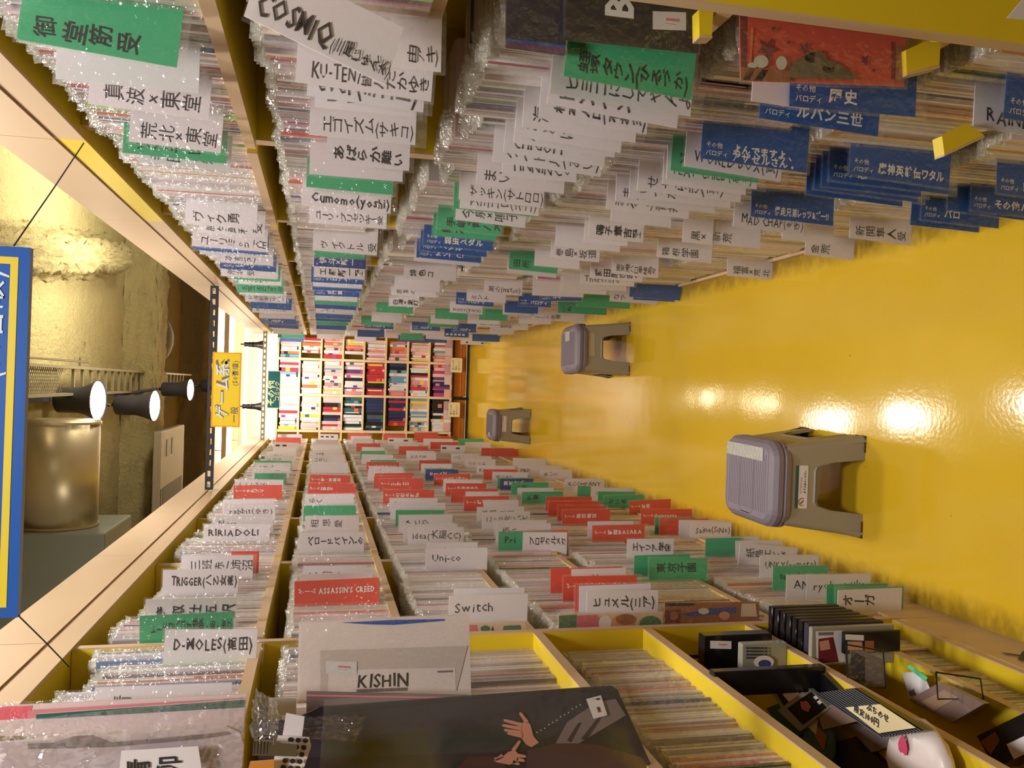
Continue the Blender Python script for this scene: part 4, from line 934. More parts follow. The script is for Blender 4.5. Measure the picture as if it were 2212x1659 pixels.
SKIN = mat('skin_tone_print', (206, 142, 118), .5); LIL = mat('lilac_grey_print', (124, 108, 112), .5); PINKM = mat('faded_pink_print', (214, 120, 130), .5); STK = mat('price_sticker', (222, 216, 218), .5)
WPL = mat('white_plastic_bag', (232, 216, 212), .35, bump=.25, bscale=12)
TXTP = mat('pink_small_print', (214, 120, 130), .5); TXTG = mat('grey_small_print', (120, 112, 116), .5); BLUP = mat('blue_print_strip', (40, 84, 170), .4)
def sticker(u0, v0, u1, v1):
    du, dv = u1-u0, v1-v0
    P = lambda a, b_, c, d: [(u0+du*a, v0+dv*b_), (u0+du*c, v0+dv*b_+dv*.06), (u0+du*c, v0+dv*d), (u0+du*a, v0+dv*d-dv*.06)]
    return [(P(0, 0, 1, 1), STK), (P(.40, .35, .8, .55), TXTP), (P(.4, .62, .7, .7), TXTG)]
# tilted white card in a clear sleeve, upper right of the aisle
yy = .985
root = facing('divider_card', [(527, 34), (833, 184), (872, 60), (566, -90)], yy, .0012, PAPER, 'large white handwritten card in a clear sleeve, tilted furthest, right bookcase second highest shelf', 'divider card',
    [('lettering', [(('text', 'COSMIQ', (545, 22), (706, 104), .036, 'down'), INK), (('text', '(三尾じゅん太)', (710, 106), (838, 168), .022, 'down'), INK)])], [(520, 44), (845, 200), (900, 40), (575, -110)], FILMC)
facing('booklet', [(1222, 82), (1509, 112), (1513, -80), (1222, -100)], 1.03, .006, CHAR, 'charcoal-covered booklet with one large white capital letter, facing out near the top right', 'booklet',
    [('lettering', [(('text', 'B', (1366, 46), (0, 0), .052, 'up'), WINK)]), ('price_sticker', sticker(1410, 24, 1482, 66))], [(1216, 88), (1514, 119), (1518, -84), (1216, -104)], FILM)
facing('booklet', [(1094, 100), (1222, 117), (1222, -90), (1094, -110)], 1.045, .006, MAUVE, 'dark violet booklet in a clear sleeve, beside the charcoal-covered one', 'booklet',
    [('printed_edge', [([(1094, 88), (1222, 104), (1222, 117), (1094, 100)], mat('purple_print', (96, 50, 90), .4)), ([(1094, 83), (1222, 98), (1222, 104), (1094, 88)], BLUP)])], [(1086, 106), (1226, 123), (1226, -90), (1086, -110)], FILM)
def star(cu, cv, r, m_): return [([(cu+(r if i % 2 == 0 else r*.42)*math.cos(math.pi*i/5+.2), cv+(r if i % 2 == 0 else r*.42)*math.sin(math.pi*i/5+.2)) for i in range(10)], m_)]
def blob(cu, cv, ru, rv, m_, n=14): return [([(cu+ru*math.cos(2*math.pi*i/n), cv+rv*math.sin(2*math.pi*i/n)) for i in range(n)], m_)]
facing('picture_card', [(1600, 174), (1953, 186), (1958, 60), (1598, 10)], .985, .002, SALM, 'salmon red picture card with dark stars and a domed shape, behind the blue cards', 'card',
    [('printed_picture', [([(1600, 172), (1612, 173), (1612, 12), (1598, 10)], MAR), ([(1618, 150), (1622, 150), (1628, 60), (1622, 58)], ORNG), ([(1926, 172), (1930, 172), (1930, 90), (1926, 90)], MAR), ([(1934, 176), (1953, 180), (1956, 100), (1936, 98)], BRWN)]
      + star(1658, 104, 26, MAR)+star(1738, 104, 15, MAR)+star(1870, 130, 13, MAR)+star(1704, 92, 6, MAR)+star(1888, 152, 6, MAR)+star(1672, 62, 8, MAR)
      + blob(1644, 133, 16, 14, CLOUD)+blob(1626, 141, 12, 6, CLOUD)+blob(1688, 136, 12, 15, CLOUD)
      + [([(1706, 150), (1722, 128), (1745, 116), (1762, 108), (1775, 110), (1786, 128), (1815, 140), (1842, 160), (1850, 172), (1706, 168)], OLIV)]
      + blob(1752, 124, 14, 12, BRWN)+blob(1790, 150, 14, 9, mat('grey_olive_print', (128, 116, 92), .5))
      + [([(1600, 144), (1706, 153), (1706, 176), (1600, 172)], BRWN), ([(1604, 172), (1620, 173), (1632, 148), (1618, 147)], CHAR), ([(1628, 174), (1646, 175), (1660, 151), (1646, 150)], CHAR)])],
    [(1596, 182), (1960, 194), (1964, 58), (1594, 6)], FILM)
for pts, y, l in (([(1511, 76), (1538, 76), (1541, 22), (1510, 20)], .985, 'small yellow shelf end block beside the charcoal booklet'),
                  ([(1959, 158), (2029, 140), (2032, 91), (1996, 90), (1957, 108)], .975, 'yellow shelf end block beside the salmon picture card'),
                  ([(2040, 333), (2126, 292), (2088, 266), (2035, 294)], 1.06, 'lower yellow shelf end block above the grouped blue cards')):
    q = PX(pts, 'y', y); root = empty('shelf_end_block', tuple(q[0]), l, 'shelf block', 'yellow blocks at the right shelf ends')
    m = MB(); n_ = len(q); vs = [tuple(p) for p in q]+[tuple(p+Vector((0, .02, 0))) for p in q]
    m.mesh(vs, [tuple(range(n_)), tuple(range(2*n_-1, n_-1, -1))]+[((i+1) % n_, i, n_+i, n_+(i+1) % n_) for i in range(n_)], YEL); m.build('block', root)
    m = MB(); a, b_ = q[0], q[1]; m.slab([a+Vector((-.003, 0, 0)), b_+Vector((-.003, 0, -.001)), b_+Vector((-.0005, .0, 0)), a], (0, .02, 0), BEIGE); m.build('edge_strip', root)
facing('paper_slip', [(2176, 38), (2250, 46), (2250, -30), (2214, -6)], .86, .0015, PAPER, 'blank white paper slip at the top right corner, before the yellow side panel', 'card')
LG = mat('leaf_green_print', (70, 110, 84), .5); ROSE = mat('rose_print', (196, 96, 120), .5); CRP = mat('cream_print', (214, 188, 166), .5)
facing('booklet', [(1205, 1392), (1432, 1386), (1432, 1322), (1207, 1326)], 1.823, .003, CRP, 'booklet with pink and green floral cover facing the camera, left bookcase fourth shelf', 'booklet',
    [('printed_picture', [([(1207, 1390), (1245, 1390), (1245, 1328), (1207, 1330)], LG), ([(1248, 1390), (1290, 1390), (1300, 1345), (1290, 1328), (1246, 1330)], ROSE)]+blob(1308, 1346, 15, 17, STK)+blob(1345, 1350, 26, 22, SKIN)+blob(1352, 1338, 22, 12, BRWN)+blob(1405, 1350, 24, 20, LG)+blob(1385, 1366, 14, 10, LG)+blob(1268, 1372, 14, 10, CRP)+blob(1312, 1376, 20, 7, ROSE))], [(1196, 1394), (1436, 1388), (1436, 1318), (1196, 1320)], FILM)
facing('booklet', [(1436, 1368), (1640, 1362), (1640, 1300), (1436, 1302)], 1.826, .003, BRWN, 'booklet with blue and brown patterned cover facing the camera, left bookcase fifth shelf', 'booklet',
    [('printed_picture', [([(1437, 1310), (1500, 1308), (1500, 1303), (1437, 1303)], CHAR), ([(1470, 1328), (1530, 1314), (1590, 1312), (1590, 1324), (1500, 1332)], NAVY), ([(1436, 1345), (1470, 1345), (1470, 1318), (1436, 1318)], MAR), ([(1600, 1332), (1636, 1332), (1632, 1304), (1602, 1304)], CRP)]+blob(1520, 1320, 12, 7, CLOUD)+blob(1565, 1330, 12, 9, SKIN)+blob(1456, 1330, 9, 10, BRWN))], [(1430, 1368), (1644, 1362), (1644, 1298), (1430, 1298)], FILM)
facing('booklet', [(1012, 1386), (1134, 1384), (1134, 1344), (1012, 1346)], 1.821, .003, CRP, 'booklet with green and red patterned cover just below the large handwritten white card', 'booklet',
    [('printed_picture', [([(1014, 1378), (1034, 1378), (1030, 1350), (1014, 1350)], ROSE), ([(1085, 1376), (1128, 1376), (1124, 1350), (1088, 1352)], LG), ([(1056, 1380), (1064, 1352), (1070, 1380)], CHAR)]+blob(1048, 1358, 10, 7, LG))], [(1006, 1386), (1138, 1384), (1138, 1340), (1006, 1342)], FILM)
# white bag, lettering on the sheet inside
root = facing('plastic_bag', [(642, 1520), (1018, 1505), (1013, 1330), (830, 1338), (646, 1347)], 1.36, .012, WPL, 'white bag holding a sheet with black capital lettering, sticking out of the left shelves', 'bag',
    [('blue_strip', [([(735, 1345), (850, 1339), (960, 1337), (960, 1341), (850, 1350), (800, 1349)], BLUP)]),
     ('inner_sheet', [([(692, 1500), (986, 1492), (1010, 1395), (692, 1405)], mat('grey_film_sheet', (206, 190, 184), .3)), ([(708, 1500), (985, 1492), (983, 1442), (710, 1448)], WPL)]),
     ('lettering', [(('text', 'KISHIN', (770, 1486), (882, 1483), .029, 'down'), INK), ([(945, 1449), (978, 1448), (978, 1452), (945, 1453)], TXTG), ([(770, 1489), (880, 1485), (880, 1492), (770, 1496)], TXTG)]),
     ('price_sticker', sticker(704, 1428, 771, 1456))], [(638, 1526), (1022, 1510), (1016, 1322), (640, 1340)], FILM)
facing('document_sheet', [(662, 1545), (1010, 1530), (1012, 1502), (662, 1494)], 1.30, .003, LIL, 'lilac-edged sheet standing between the white bag and the dark picture folder', 'sheet', [('printed_edge', [([(662, 1500), (1010, 1506), (1010, 1510), (662, 1504)], PINKM)])])
facing('document_sheet', [(580, 1545), (640, 1545), (640, 1508), (580, 1508)], 1.33, .002, PAPER, 'white sheet with black square, left of the white bag', 'sheet')
# big dark picture folder with two hands printed on it
def fingers(base, tips, w, m_):
    out = []
    for (bu, bv), (tu, tv) in zip(base, tips):
        du, dv = tu-bu, tv-bv; L = math.hypot(du, dv); nu, nv = -dv/L, du/L
        out.append(([(bu+nu*w, bv+nv*w), (bu-nu*w, bv-nv*w), (tu-nu*w*.7, tv-nv*w*.7), (tu+du/L*w*.8, tv+dv/L*w*.8), (tu+nu*w*.7, tv+nv*w*.7)], m_))
    return out
MARD = mat('dark_maroon_print', (74, 38, 40), .45); TEALD = mat('dark_teal_print', (44, 50, 52), .65, spec=.2)
hands = [([(560, 1640), (1080, 1625), (1300, 1560), (1330, 1500), (1200, 1492), (560, 1560)], MAUVE), ([(700, 1600), (1150, 1560), (1180, 1610), (700, 1640)], TEALD),
         ([(1200, 1606), (1225, 1560), (1290, 1516), (1330, 1510), (1352, 1545), (1310, 1570), (1250, 1606)], LIL), ([(1225, 1600), (1240, 1575), (1250, 1560), (1256, 1562), (1234, 1604)], MAUVE), ([(1255, 1596), (1290, 1552), (1300, 1548), (1266, 1600)], MAUVE),
         ([(1136, 1659), (1140, 1620), (1200, 1606), (1290, 1608), (1400, 1640), (1405, 1662)], MARD), ([(985, 1662), (1010, 1636), (1070, 1634), (1100, 1662)], MARD),
         ([(1124, 1572), (1130, 1560), (1138, 1556), (1146, 1566), (1152, 1590), (1164, 1604), (1148, 1614), (1136, 1608), (1124, 1590)], SKIN)]
hands += fingers([(1128, 1566), (1126, 1574), (1126, 1583), (1128, 1590), (1138, 1560)], [(1090, 1556), (1087, 1567), (1091, 1577), (1098, 1584), (1124, 1541)], 4.2, SKIN)
hands += [([(1084, 1636), (1098, 1624), (1112, 1620), (1122, 1632), (1118, 1646), (1100, 1652), (1070, 1646), (1068, 1636)], SKIN)]
hands += fingers([(1108, 1622), (1118, 1632), (1116, 1640), (1108, 1646), (1086, 1632)], [(1122, 1602), (1134, 1634), (1131, 1643), (1120, 1650), (1070, 1642)], 4.2, SKIN)
for i in range(12): hands += blob(1160+i*8.5, 1582-i*5.6+(i % 3), 1.4, 1.4, WINK, 6)
facing('picture_folder', [(556, 1664), (560, 1592), (690, 1528), (1255, 1487), (1322, 1483), (1334, 1490), (1412, 1664)], 1.13, .004, CHAR, 'large dark picture folder in a clear sleeve, printed with two hands, at the lower edge', 'folder',
    [('printed_picture', hands), ('price_sticker', [([(1266, 1510), (1298, 1502), (1312, 1545), (1282, 1553)], STK), ([(1286, 1528), (1296, 1526), (1300, 1538), (1291, 1540)], TXTP), ([(1272, 1512), (1296, 1507), (1297, 1511), (1273, 1516)], TXTG)])],
    [(690, 1664), (1430, 1664), (1338, 1462), (700, 1512)], film('clear_folder_film', .88, rough=.2, bump=.15, scale=20, white=.3))
# pegboard offcut, clip, crumpled bag, white slip, orange booklet at the lower edge
pf = [(600, 1590), (668, 1594), (672, 1612), (655, 1664), (588, 1664)]
holes = []
for i in range(3):
    for j in range(5): 
        holes += blob(628+i*16-(j*4), 1598+j*15+(i), 6.3, 5.6, INK, 10)
facing('perforated_sheet', pf, 1.075, .003, WPL, 'white perforated plastic sheet under the metal clip at the lower edge', 'sheet', [('holes', holes)])
facing('blank_slip', [(610, 1592), (652, 1594), (658, 1548), (618, 1540)], 1.08, .0015, PAPER, 'blank white slip standing above the perforated sheet', 'card')
root = facing('metal_clip', [(545, 1632), (640, 1634), (642, 1608), (548, 1600)], 1.055, .006, METAL, 'brushed metal clip with ridged end gripping the perforated sheet', 'clip', [('ridges', [([(548+i*7, 1628), (550+i*7, 1628), (552+i*7, 1602), (550+i*7, 1602)], BLACK) for i in range(5)])])
m = MB(); m.tube([tuple(on('y', u, v, 1.05)) for u, v in ((562, 1606), (562, 1596), (568, 1590), (586, 1588), (592, 1594), (592, 1608))], .0012, METAL, 6); m.build('wire_loop', root)
facing('booklet', [(536, 1664), (592, 1664), (592, 1644), (540, 1648)], 1.065, .005, mat('orange_cover', (210, 140, 60), .5), 'orange booklet corner showing below the metal clip', 'booklet')
def crumple(name, pts, ax, val, label, amp, mtl, N=14):
    q = PX(pts, ax, val); c = sum(q, Vector())/4
    g = [[q[0].lerp(q[1], i/N).lerp(q[3].lerp(q[2], i/N), j/N)+Vector((R.uniform(-amp, amp)*.4, R.uniform(-amp, amp), R.uniform(-amp, amp)*.4)) for j in range(N+1)] for i in range(N+1)]
    m = MB(); m.mesh([tuple(p) for r_ in g for p in r_], [(i*(N+1)+j, (i+1)*(N+1)+j, (i+1)*(N+1)+j+1, i*(N+1)+j+1) for i in range(N) for j in range(N)], mtl)
    return tag(m.build(name, None, False, tuple(c)), label, 'bag')
crumple('clear_bag', [(538, 1590), (600, 1600), (600, 1520), (552, 1488)], 'y', 1.10, 'crumpled clear bag hanging beside the metal clip', .006, BAG)
crumple('clear_bag', [(590, 1600), (770, 1600), (790, 1550), (600, 1545)], 'y', 1.10, 'crumpled clear bag lying over the dark picture folder\'s corner', .005, film('thin_bag_film', .9, rough=.08, bump=1, scale=40, white=.1))
# large folders standing at the near end of the top left shelf
facing('clear_folder', [(-10, 1590), (526, 1590), (532, 1499), (-10, 1526)], 1.265, .003, mat('pale_folder_paper', (222, 200, 200), .4), 'clear folder with a pink upper edge, near end of the top left shelf', 'folder',
    [('printed_edge', [([(-10, 1556), (60, 1552), (70, 1524), (-10, 1528)], mat('pink_red_print', (226, 84, 104), .4)), ([(60, 1534), (526, 1507), (526, 1515), (60, 1552)], PINKM)])], [(-20, 1592), (530, 1592), (536, 1492), (-20, 1518)], FILM)
facing('clear_folder', [(78, 1620), (524, 1620), (530, 1511), (78, 1544)], 1.22, .003, mat('pale_folder_paper', (222, 200, 200), .4), 'clear folder with a dark green upper edge, near end of the top left shelf', 'folder',
    [('printed_edge', [([(78, 1554), (526, 1528), (530, 1511), (78, 1543)], mat('dark_green_print', (34, 96, 82), .4))])], [(-10, 1624), (526, 1624), (534, 1504), (-10, 1560)], BAG)
facing('clear_folder', [(-10, 1662), (522, 1662), (527, 1610), (518, 1582), (490, 1570), (440, 1576), (-10, 1606)], 1.135, .006, mat('lilac_folder', (196, 178, 186), .35, bump=.4, bscale=14), 'big lilac-grey folder with rounded corner, lower left edge of the top shelf', 'folder', 
    [('printed_edge', [([(60, 1606), (120, 1604), (160, 1590), (200, 1588), (240, 1604), (440, 1586), (490, 1580), (500, 1586), (440, 1596), (240, 1614), (60, 1618)], LIL)])], [(-14, 1664), (526, 1664), (530, 1560), (-14, 1590)], BAG)
facing('divider_card', [(258, 1664), (436, 1664), (428, 1612), (262, 1622)], 1.12, .0012, PAPER, 'white card with two large brush-written characters on the lilac-grey folder', 'divider card', [('lettering', [(('text', '青柳', (268, 1690), (400, 1680), .036, 'down'), INK)])])
# disc cases, stands and bundles on the lower left shelves
CB = mat('black_case_plastic', (26, 24, 28), .18); CC = mat('clear_case_plastic', (150, 146, 132), .15); GRN = mat('green_felt_print', (46, 84, 62), .5); TEALP = mat('teal_disc_print', (62, 92, 92), .4); CREAMC = mat('cream_price_card', (222, 204, 160), .5)
def lying(name, pts, z, th, m_, label, cat, prints=(), group=None, rnd=False):
    q = PX(pts, 'z', z+th); c = sum(q, Vector())/len(q)
    root = empty(name, (c.x, c.y, z), label, cat, group)
    m = MB(); n = len(q); vs = [tuple(p) for p in q]; bk = [(a, b_, c_-th) for a, b_, c_ in vs]
    m.mesh(vs+bk, [tuple(range(n)), tuple(range(2*n-1, n-1, -1))]+[((i+1) % n, i, n+i, n+(i+1) % n) for i in range(n)], m_)
    m.build('case' if cat != 'card' else 'card', root)
    if prints:
        m = MB()
        for k, (pp, mt) in enumerate(prints): m.face([tuple(p) for p in PX(pp, 'z', z+th+.0006+.0003*k)], mt)
        m.build('printed_cover', root)
    return root
zB, zC = .5455, .3355
GB = 'disc cases on the lower left shelves'
# lower layer first, scattered cases covering the shelf
for i, (pts, mm, th, l) in enumerate([
  ([(1700, 1470), (1775, 1452), (1822, 1500), (1745, 1530)], CB, .012, 'black disc case lying flat against the yellow divider'),
  ([(1655, 1530), (1735, 1500), (1790, 1560), (1700, 1600)], GRN, .012, 'dark green case lying under the picture cases'),
  ([(1760, 1620), (1850, 1590), (1920, 1664), (1800, 1690)], MAUVE, .012, 'dark violet case lying at the lower edge'),
  ([(1660, 1600), (1745, 1590), (1800, 1668), (1700, 1680)], GRN, .012, 'second dark green case, lower edge'),
  ([(1810, 1560), (1890, 1545), (1960, 1600), (1870, 1630)], LIL, .012, 'grey-lilac case under the cream price card')]):
    lying('disc_case', pts, zB, th, mm, l, 'disc case', (), GB)
lying('disc_case', [(1662, 1486), (1722, 1450), (1762, 1502), (1698, 1548)], zB+.013, .012, CC, 'picture case with a white and red figure, lying tilted', 'disc case', [([(1672, 1488), (1720, 1460), (1752, 1502), (1700, 1538)], MAUVE), ([(1690, 1500), (1715, 1488), (1728, 1500), (1704, 1516)], WPL), ([(1690, 1478), (1712, 1468), (1718, 1478), (1696, 1488)], RED)], GB)
lying('disc_case', [(1680, 1535), (1745, 1485), (1792, 1530), (1728, 1580)], zB+.026, .010, CC, 'black picture case with a pink star shape, lying tilted', 'disc case', [([(1700, 1530), (1752, 1494), (1786, 1528), (1734, 1566)], CB), ([(1728, 1516), (1742, 1514), (1752, 1526), (1746, 1538), (1732, 1532)], PINKM), ([(1756, 1506), (1762, 1502), (1768, 1508), (1762, 1512)], WINK), ([(1764, 1516), (1770, 1512), (1776, 1518), (1770, 1522)], WINK)], GB)
lying('disc_case', [(1762, 1528), (1828, 1518), (1858, 1556), (1778, 1576)], zB+.026, .008, mat('dusty_print', (152, 128, 120), .4), 'dusty rose picture case lying above the round disc picture', 'disc case', (), GB)
q = on('z', 1768, 1590, zB+.03)
root = empty('picture_disc', tuple(q), 'round dark teal picture disc with an orange figure', 'disc', None); m = MB(); n = 26; r_ = .048
m.mesh([(q.x+r_*math.cos(2*math.pi*i/n), q.y+r_*1.1*math.sin(2*math.pi*i/n), q.z) for i in range(n)]+[(q.x+r_*math.cos(2*math.pi*i/n), q.y+r_*1.1*math.sin(2*math.pi*i/n), q.z-.003) for i in range(n)], [tuple(range(n))]+[(i, n+i, n+(i+1) % n, (i+1) % n) for i in range(n)], TEALP); m.build('disc', root)
m = MB(); m.face([(q.x-.02, q.y-.02, q.z+.001), (q.x+.012, q.y-.028, q.z+.001), (q.x+.02, q.y+.012, q.z+.001), (q.x-.004, q.y+.01, q.z+.001)], BRWN); m.face([(q.x+.0, q.y+.006, q.z+.0014), (q.x+.034, q.y+.0, q.z+.0014), (q.x+.03, q.y+.03, q.z+.0014), (q.x+.004, q.y+.034, q.z+.0014)], CLOUD); m.build('printed_figure', root)
# black ribbed tray with a cream price card
root = lying('ribbed_tray', [(1762, 1498), (1848, 1486), (1996, 1578), (1904, 1592)], zB+.05, .012, CB, 'black ribbed tray resting aslant with a cream price card on it', 'tray')
m = MB()
for i in range(14):
    a = i/14; p0 = (1762+86*a, 1498-12*a); p1 = (1904+92*a, 1592-14*a)
    c0_, c1_ = on('z', p0[0], p0[1], zB+.0635), on('z', p1[0], p1[1], zB+.0635); m.tube([tuple(c0_), tuple(c1_)], .0012, DARK, 5)
m.build('ribs', root)
root = lying('price_card', [(1826, 1528), (1900, 1521), (1978, 1572), (1898, 1584)], zB+.066, .001, CREAMC, 'cream price card with handwritten black lettering on the black ribbed tray', 'card')
o0 = on('z', 1845, 1545, zB+.0675); o1 = on('z', 1912, 1537, zB+.0675); d = (o1-o0).normalized()
m = MB(); 
for t, a in (('ぷちのせ', 0), ('限定100円', .03)):
    dn = (on('z', 1900, 1578, zB+.0675)-on('z', 1840, 1538, zB+.0675)).normalized()
    o_ = on('z', 1838, 1536+0, zB+.0675)+(on('z', 1892, 1526, zB+.0675)-on('z', 1838, 1536, zB+.0675))*(.62 if a == 0 else .12)
    letter(m, t, o_, dn, Vector((-dn.y, dn.x, 0))*(1 if Vector((-dn.y, dn.x, 0)).x > 0 else -1), (0, 0, 1), .014, INK, .03, .2, .085)
m.build('lettering', root)
# standing black cases behind, open clear case, slab
def sbox(name, u0, v0, u1, v1, y, dpt, m_, label, cat, prints=(), group=None, zfloor=None):
    a, b_ = on('y', u0, v0, y), on('y', u1, v1, y)
    z0 = min(a.z, b_.z) if zfloor is None else zfloor; z1 = max(a.z, b_.z); x0, x1 = min(a.x, b_.x), max(a.x, b_.x)
    root = empty(name, ((x0+x1)/2, y+dpt/2, z0), label, cat, group)
    m = MB(); m.box(x0, x1, y, y+dpt, z0, z1, m_); bevel(m.build('case', root), .0015, 1)
    if prints:
        m = MB()
        for k, (pp, mt) in enumerate(prints): m.face([tuple(p) for p in PX(pp, 'y', y-.0008-.0003*k)], mt)
        m.build('printed_cover', root)
    return root
sbox('disc_case', 1522, 1374, 1600, 1452, 1.66, .03, CB, 'black disc case standing at the back with a price sticker, middle left shelf', 'disc case', sticker(1534, 1384, 1580, 1402), GB, zB)
sbox('disc_case', 1604, 1392, 1690, 1450, 1.60, .02, CC, 'clear gridded case standing in front of the black one', 'disc case', [([(1612+i*8, 1398+j*7), (1618+i*8, 1398+j*7), (1618+i*8, 1402+j*7), (1612+i*8, 1402+j*7)], DARK) for i in range(6) for j in range(4)]+blob(1650, 1430, 22, 14, WPL)+blob(1652, 1434, 14, 9, NAVY), GB, zB)
sbox('black_box', 1542, 1452, 1700, 1498, 1.46, .02, CB, 'plain black box on the middle left shelf, beside the lying picture cases', 'box', (), None, zB)
# white round item in a clear bag
def lump(name, c, rx, ry, rz, m_, label, cat):
    m = MB(); n, k = 18, 9; vs = [(c[0], c[1], c[2]+rz)]; 
    for j in range(1, k):
        for i in range(n):
            a = 2*math.pi*i/n; f = math.pi*j/k; w = 1+R.uniform(-.04, .04); vs.append((c[0]+rx*w*math.sin(f)*math.cos(a), c[1]+ry*w*math.sin(f)*math.sin(a), c[2]+rz*w*math.cos(f)))
    vs.append((c[0], c[1], c[2]-rz)); fs = [(0, 1+i, 1+(i+1) % n) for i in range(n)]+[(1+j*n+i, 1+(j+1)*n+i, 1+(j+1)*n+(i+1) % n, 1+j*n+(i+1) % n) for j in range(k-2) for i in range(n)]+[(len(vs)-1, 1+(k-2)*n+(i+1) % n, 1+(k-2)*n+i) for i in range(n)]
    root = empty(name, (c[0], c[1], c[2]-rz), label, cat); m.mesh(vs, fs, m_); m.build('wrapped_item', root, True)
    return root
p = on('z', 1975, 1632, zB+.035)
root = lump('wrapped_item', (p.x-.015, p.y-.01, zB+.030), .075, .075, .026, WPL, 'white rounded item in a clear bag with a pink mark, lower edge', 'bag')
m = MB(); c = on('z', 1950, 1612, zB+.0585); m.face([(c.x+.014*math.cos(a)*(1+.3*math.cos(3*a)), c.y+.011*math.sin(a), zB+.0585) for a in [2*math.pi*i/12 for i in range(12)]], mat('pink_mark', (208, 70, 110), .5)); m.build('pink_mark', root)
# level C
for i in range(7):
    y = 1.735-i*.026
    u0, v0 = 1668+i*13, 1312+i*6
    sbox('disc_case', u0, v0, u0+60, v0+64, y, .016, CB if i < 6 else MAUVE, 'black glossy disc case in the wrapped row, %s from the back' % ordn(i), 'disc case', (), GB, zC)
sbox('disc_case', 1754, 1356, 1830, 1436, 1.545, .012, CC, 'picture case with reddish crowd picture, front of the wrapped black row', 'disc case', [([(1762, 1364), (1822, 1362), (1826, 1430), (1764, 1436)], STK), ([(1768, 1380), (1800, 1376), (1812, 1430), (1768, 1434)], MAR), ([(1770, 1386), (1790, 1382), (1794, 1402), (1772, 1406)], SKIN), ([(1768, 1366), (1800, 1365), (1800, 1372), (1768, 1373)], TXTG)], GB, zC)
sbox('disc_case', 1824, 1366, 1892, 1410, 1.525, .010, CB, 'small dark picture case with pale sticker, right of the reddish crowd picture', 'disc case', [([(1826, 1370), (1866, 1372), (1866, 1384), (1826, 1382)], STK), ([(1830, 1386), (1862, 1386), (1864, 1404), (1832, 1404)], SKIN), ([(1868, 1384), (1888, 1384), (1888, 1408), (1868, 1408)], BRWN)], GB, zC)
def stand(u0, v0, u1, v1, y, label):
    root = empty('clear_stand', tuple(on('y', (u0+u1)/2, (v0+v1)/2, y)), label, 'stand', 'clear display stands on the lower left shelf')
    q = PX([(u0, v0), (u1, v0+14), (u1+6, v1), (u0+4, v1)], 'y', y)
    m = MB(); m.tube([tuple(p) for p in q+[q[0]]], .0016, BLACK, 6, False); m.build('wire_frame', root)
    m = MB(); m.face([tuple(p+Vector((0, .002, 0))) for p in q], FILM); m.build('clear_panel', root)
stand(1828, 1392, 1908, 1486, 1.42, 'black-framed clear stand holding a grey printed card')
stand(2022, 1452, 2118, 1510, 1.25, 'black-framed clear stand behind the dark bundle')
facing('picture_card', [(1838, 1488), (1912, 1488), (1906, 1424), (1870, 1408), (1838, 1404)], 1.43, .001, mat('grey_rose_print', (132, 118, 116), .4), 'grey and white printed card inside the first black-framed stand', 'card', [('printed_picture', [([(1836, 1470), (1868, 1480), (1868, 1420), (1838, 1406)], MAUVE)])])
lying('label_sheet', [(1948, 1452), (1992, 1452), (2010, 1490), (1964, 1508)], zC+.03, .001, STK, 'white price labels lying beside the dark bundle', 'card', [([(1962, 1494), (1974, 1488), (1978, 1500), (1966, 1504)], TXTG)])
lying('green_tape', [(1958, 1440), (1966, 1436), (2004, 1464), (1998, 1472)], zC+.045, .001, mat('mint_tape', (92, 196, 140), .4), 'mint green tape strip above the white price labels', 'tape')
bq = [(1962, 1512), (2030, 1474), (2126, 1520), (2054, 1562)]
for i in range(8):
    root = lying('stacked_booklet', bq, zC+.012*i, .011, [MAUVE, LIL, CHAR, LIL, MAUVE, CHAR, LIL, mat('dusk_cover', (120, 98, 92), .3)][i], 'booklet in the dark lying bundle, %s from its bottom' % ordn(i), 'booklet', [([(1990, 1516), (2040, 1490), (2070, 1506), (2016, 1536)], mat('dusk_print', (150, 120, 100), .4))] if i == 7 else (), 'booklets in the dark lying bundle')
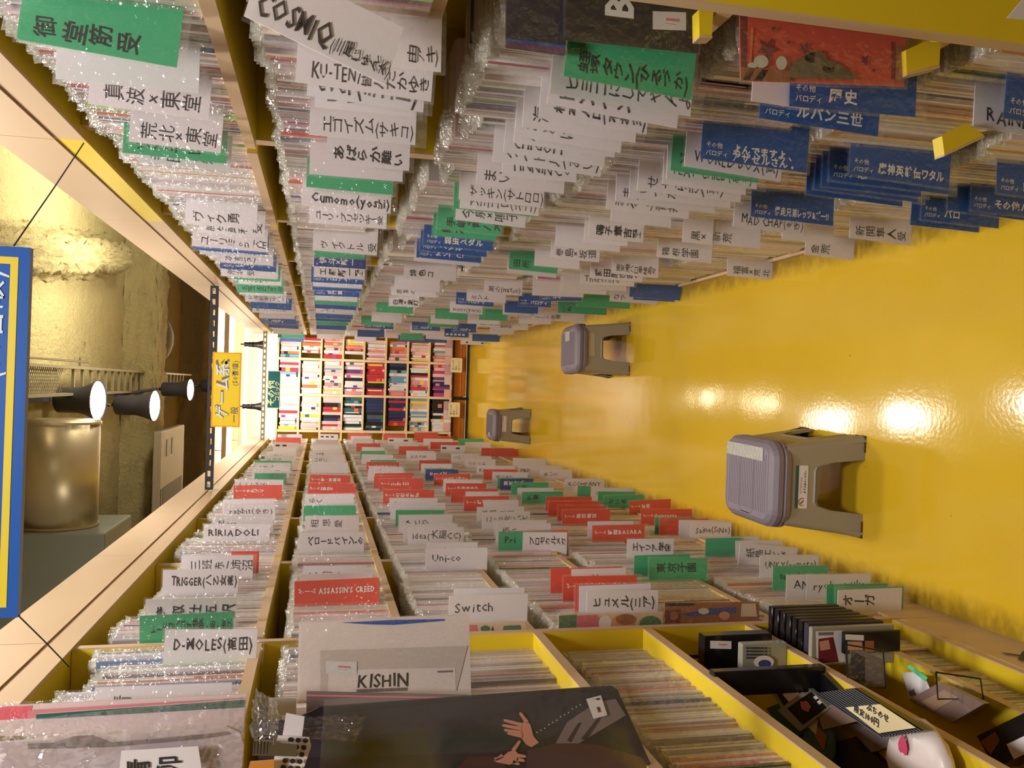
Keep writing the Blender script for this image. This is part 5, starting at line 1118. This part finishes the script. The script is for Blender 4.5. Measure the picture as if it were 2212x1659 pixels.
lying('paper_slip', [(2174, 1608), (2212, 1590), (2230, 1620), (2190, 1640)], zC+.05, .001, PAPER, 'white paper slip in the lower right corner', 'card')
lying('disc_case', [(2110, 1590), (2212, 1540), (2260, 1600), (2150, 1660)], zC, .045, CB, 'black case with orange print in the lower right corner', 'disc case', [([(2118, 1602), (2150, 1580), (2160, 1600), (2140, 1630)], BRWN)], GB)
# large letters on the left plinth board
m = MB(); letter(m, 'EX', (XL+.0012, 1.40, .058), (0, 1, 0), (0, 0, 1), (1, 0, 0), .075, INK, .03)
o = m.build('lettering', bpy.data.objects['bookcase_unit'])

# fine pieces belong to the part they sit on
MAIN = {'step_stool': {'sticker': 'body', 'rubber_foot': 'body', 'seat_ribs': 'seat', 'tape': 'seat'}, 'spotlight': {'bulb': 'shade', 'stem': 'shade'}, 'small_spotlight': {'stem': 'shade'},
        'hanging_sign': {'lettering': 'sign_board'}, 'aisle_sign': {'lettering': 'sign_board', 'hook': 'sign_board'}, 'small_aisle_sign': {'lettering': 'sign_board', 'hook': 'sign_board'}, 'slotted_bar': {'bolt': 'angle_bar'},
        'ceiling_air_conditioner': {'intake_grille': 'panel', 'outlet_slot': 'panel'}, 'fluorescent_batten': {'tube': 'housing'}}
GEN = ('price_sticker', 'lettering', 'printed_picture', 'printed_edge', 'printed_cover', 'ridges', 'holes', 'ribs', 'blue_strip', 'printed_figure')
for root in [o for o in S.objects if o.parent is None and o.type == 'EMPTY']:
    nm_ = root.name.split('.')[0]; kids = list(root.children)
    mp_ = MAIN.get(nm_)
    for o in kids:
        b0 = o.name.split('.')[0]
        tgt = mp_.get(b0) if mp_ else (next((q for q in ('cover', 'card', 'case', 'disc') ), None) if b0 in GEN else None)
        if mp_ is None and b0 in GEN:
            tg = next((k for k in kids if k.name.split('.')[0] in ('cover', 'card', 'case', 'disc')), None)
        else:
            tg = next((k for k in kids if k.name.split('.')[0] == tgt), None) if tgt else None
        if tg is not None and tg is not o:
            o.parent = tg; o.location = Vector(o.location)-Vector(tg.location)
